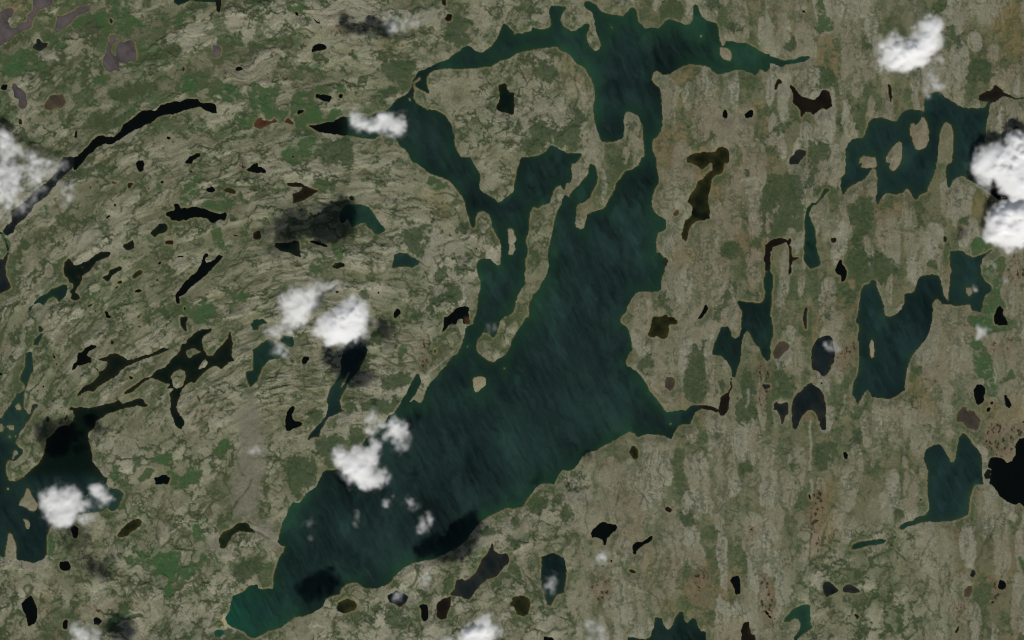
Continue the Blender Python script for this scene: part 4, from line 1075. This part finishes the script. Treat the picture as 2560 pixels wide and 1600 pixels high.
wcol = mix(wcol, lin(*DEEP['q']) * (1 + .5 * wind + .3 * murk)[..., None], np.clip(qw, 0, 1) * .7)
wcol = wcol * .80
wcol = mix(wcol, lin(64, 60, 40), ss(3.6, .2, depth) * np.clip(.35 + 1.2 * n2, 0, .8) * (tyc <= 2))
# drowned bars showing pale green through the shallows beside the long peninsula
LAKE_TEXT = {
 'M': 'large dark teal lake with many arms filling the middle of the view',
 'R': 'navy lake with oval islands at the right edge below the clouds',
 'L7': 'dark green lake with a thin sandy islet in the east',
 'L10': 'forked slate green lake in the lower right',
 'W2': 'teal lake with rocky islands at the left edge',
 'K12': 'black bay below the curved ridges in the lower left',
 'K1': 'long curved black lake along the northern foot of the ridges',
 'NB': 'black lake cut by the right edge',
 'O1': 'olive brown lake winding southwards east of the big lake',
 'L11': 'brown spindle shaped lake at the southern shore',
 'L12': 'oval slate lake with a pale shallow southern end',
}
for name, k in names.items():
    cells = allc & (idc == k) & (sd < 5)
    n = int(cells.sum())
    if n < 2: continue
    jj, ii = np.nonzero(cells)
    cx, cy = world(gx[ii].mean(), gy[jj].mean())
    nm = "lake" if n > 1500 else "pond"
    if name in ('CR', 'RV', 'CR3'): nm = "stream"
    o = link(nm, grid_mesh(nm, cells, 0.0, wcol, m_water, cx, cy), 'structure', LAKE_TEXT.get(name))
    o.location = (cx, cy, 0)

# ---------------------------------------------------------------- clouds
SIG = 0.033
m_cloud = bpy.data.materials.new("cloud_vapour"); m_cloud.use_nodes = True
t = m_cloud.node_tree
t.nodes.remove(t.nodes["Principled BSDF"])
pv = t.nodes.new("ShaderNodeVolumePrincipled")
pv.inputs["Color"].default_value = (.995, .995, .995, 1)
pv.inputs["Density"].default_value = SIG
pv.inputs["Anisotropy"].default_value = 0.0
t.links.new(pv.outputs[0], t.nodes["Material Output"].inputs["Volume"])
CLOUD_TEXT = {
 'left_edge': 'large ragged cloud at the left edge over the end of the curved black lake',
 'b2': 'small bright two-lobed cloud over the channel just west of the big lake',
 'b3': 'faint hazy patch of cloud over bare rock near the top, beside a dark cloud shadow',
 'd4': 'brilliant white cloud with a diagonal upper lobe near the top right',
 'd5': 'thin wispy trail hanging below the brilliant white cloud towards the navy lake',
 'r6': 'dense billowing cloud cut by the right edge, upper of the two there',
 'r7': 'dense rounded cloud cut by the right edge, lower of the two there',
 'f8': 'soft white cloud with a thin northern veil, just left of a brighter cloud',
 'f9': 'bright white cloud lying against the head of a narrow black lake in the central rocks',
 'f10': 'torn wisps over a small teal pond below the soft white cloud',
 'j10': 'small puff with a curling wisp over open water off the western shore',
 'j11': 'thin curl of cloud over the shore just above the hooked cloud',
 'j12': 'thick hooked grey white cloud crossing the western shore of the big lake',
 'n13': 'small slanted puff over the lake beside a large black cloud shadow',
 'n14': 'tiny split puff north west of the slanted puff over the lake',
 'n15': 'tiny faint puff over the lake directly below the hooked cloud',
 'n16': 'thin upright wisp over the middle of the southern basin',
 'n17': 'faint smudge of vapour over the western side of the southern basin',
 'm17': 'puffy grey white cloud over the shore of the teal lake at the lower left',
 'm18': 'puffy small cloud beside the green pond, right of the larger lower left cloud',
 'm19': 'low soft tuft of cloud under the larger lower left cloud',
 'm20': 'pale veil of cloud cut by the bottom edge at the lower left',
 'n21': 'white cloud cut by the bottom edge below the spindle shaped brown lake',
 'o22': 'small bright tuft over the boggy plain in the lower middle',
 'o23': 'broad faint veil of cloud near the bottom edge in the middle',
 'o24': 'thin pale veil over the southern end of the oval slate lake',
 'n25': 'pale puff right over a small black pond on the southern shore',
 'l26': 'small torn white puff above a bright green meadow on the right',
 'l27': 'small slanted wisp crossing the edge of a dark oval pond in the east',
 'h28': 'tiny white puff on the green meadow right of the dark eastern lake',
 'h29': 'tiny pale puff near the top of the green meadow on the right',
 'n29': 'faint veil over the tan headland beside the black cloud shadow',
 'h31': 'tiny bright tuft over the dark water in the east',
 'i32': 'faint tuft over the dry grey river bed on the left',
 'm33': 'grey cloud beyond the bottom edge at the left, throwing a soft shadow',
 'm34': 'dense cloud farther beyond the bottom edge at the left',
 'n35': 'cloud beyond the bottom edge below the southern bay',
 'j36': 'wisp over the narrow inlet of the long peninsula',
}

COT = 1 / math.tan(SUN_ELEV)
CH = 1810.0
CS = 2.0
def make_cloud(key, alt, s, c):
    ox, oy = origin(c)
    bl = np.array([[float(v) for v in p.split(',')] for p in s.split()])
    bx = bl[:, 0] * K + ox; by = bl[:, 1] * K + oy; br = bl[:, 2] * K; bt = bl[:, 3]
    x = np.arange((bx - br * 2.2).min() - 16, (bx + br * 2.2).max() + 16, CS)
    y = np.arange((by - br * 2.2).min() - 16, (by + br * 2.2).max() + 16, CS)
    x, y = np.meshgrid(x, y)
    qx = x + 11 * fbm(x / 22, y / 22, 4, 201, .6); qy = y + 11 * fbm(x / 22, y / 22, 4, 211, .6)
    f = np.zeros(x.shape); halo = np.zeros(x.shape)
    for a, b, r, th in zip(bx, by, br, bt):
        d2 = ((qx - a) ** 2 + (qy - b) ** 2) / (1.5 * r) ** 2
        f = f + th * np.clip(1 - d2, 0, 1) ** 1.7
        halo = np.maximum(halo, min(th, .8) * np.clip(1 - d2 / 2.1, 0, 1) ** 1.5)
    cap = bt.max() * 1.15
    f = cap * (1 - np.exp(-f / cap * 1.15))
    bil = 1 - np.abs(fbm(x / 20, y / 20, 4, 221, .55)) * 3.0
    fine = fbm(x / 12, y / 12, 5, 231, .62)
    ff = np.clip(f, 0, .6)
    edge = 1 - ss(.35, .85, f)
    f = f + ff * (.12 * bil - .05) + np.where(f > .01, .42 * fine * np.clip(f * 3, 0, 1) ** .5 * (.16 + .95 * edge), 0)
    f = f + halo * np.clip(.10 + 1.1 * fbm(x / 18, y / 18, 5, 241, .65), 0, .5)
    f = np.maximum(f, 0)
    T = 150 * (.84 * f) ** 2.1                    # metres thick
    T = blur(T, 2)
    T = np.where(T > .25, T, 0)
    top = T * .68; bot = -T * .32
    H = CH * alt
    nh, nw = x.shape
    live = T > 0
    cell = live[:-1, :-1] | live[1:, :-1] | live[:-1, 1:] | live[1:, 1:]
    jj, ii = np.nonzero(cell)
    a = jj * nw + ii
    q = np.stack([a, a + nw, a + nw + 1, a + 1], 1)
    used = np.unique(q)
    wxp, wyp = world(x.ravel(), y.ravel(), H)
    ox_, oy_ = wxp[used].mean(), wyp[used].mean()
    N = nh * nw
    remap = np.full(2 * N, -1, np.int64)
    lv = live.ravel()
    tv = used; bv = used[lv[used]]
    remap[tv] = np.arange(len(tv))
    remap[N + tv] = remap[tv]
    remap[N + bv] = len(tv) + np.arange(len(bv))
    co = np.concatenate([np.stack([wxp[tv] - ox_, wyp[tv] - oy_, top.ravel()[tv]], 1),
                         np.stack([wxp[bv] - ox_, wyp[bv] - oy_, bot.ravel()[bv]], 1)]).astype(np.float32)
    tq = remap[q]; bq = remap[N + q][:, ::-1]
    same = (np.sort(tq, 1) == np.sort(bq, 1)).all(1)
    tq = tq[~same]; bq = bq[~same]
    fq = np.concatenate([tq, bq]).astype(np.int32)
    me = bpy.data.meshes.new("cloud")
    me.vertices.add(len(co)); me.vertices.foreach_set("co", co.ravel())
    n = len(fq)
    me.loops.add(4 * n); me.loops.foreach_set("vertex_index", fq.ravel())
    me.polygons.add(n); me.polygons.foreach_set("loop_start", np.arange(0, 4 * n, 4, dtype=np.int32))
    me.polygons.foreach_set("use_smooth", np.ones(n, bool))
    me.update(calc_edges=True)
    me.materials.append(m_cloud)
    o = link("cloud", me, None, CLOUD_TEXT[key], "cloud", "clouds drifting over the lakes")
    o.location = (ox_, oy_, H)
for l in CLOUDS.strip().split('\n'):
    key, alt, c, s = l.split(' ', 3)
    make_cloud(key, float(alt), s, c)
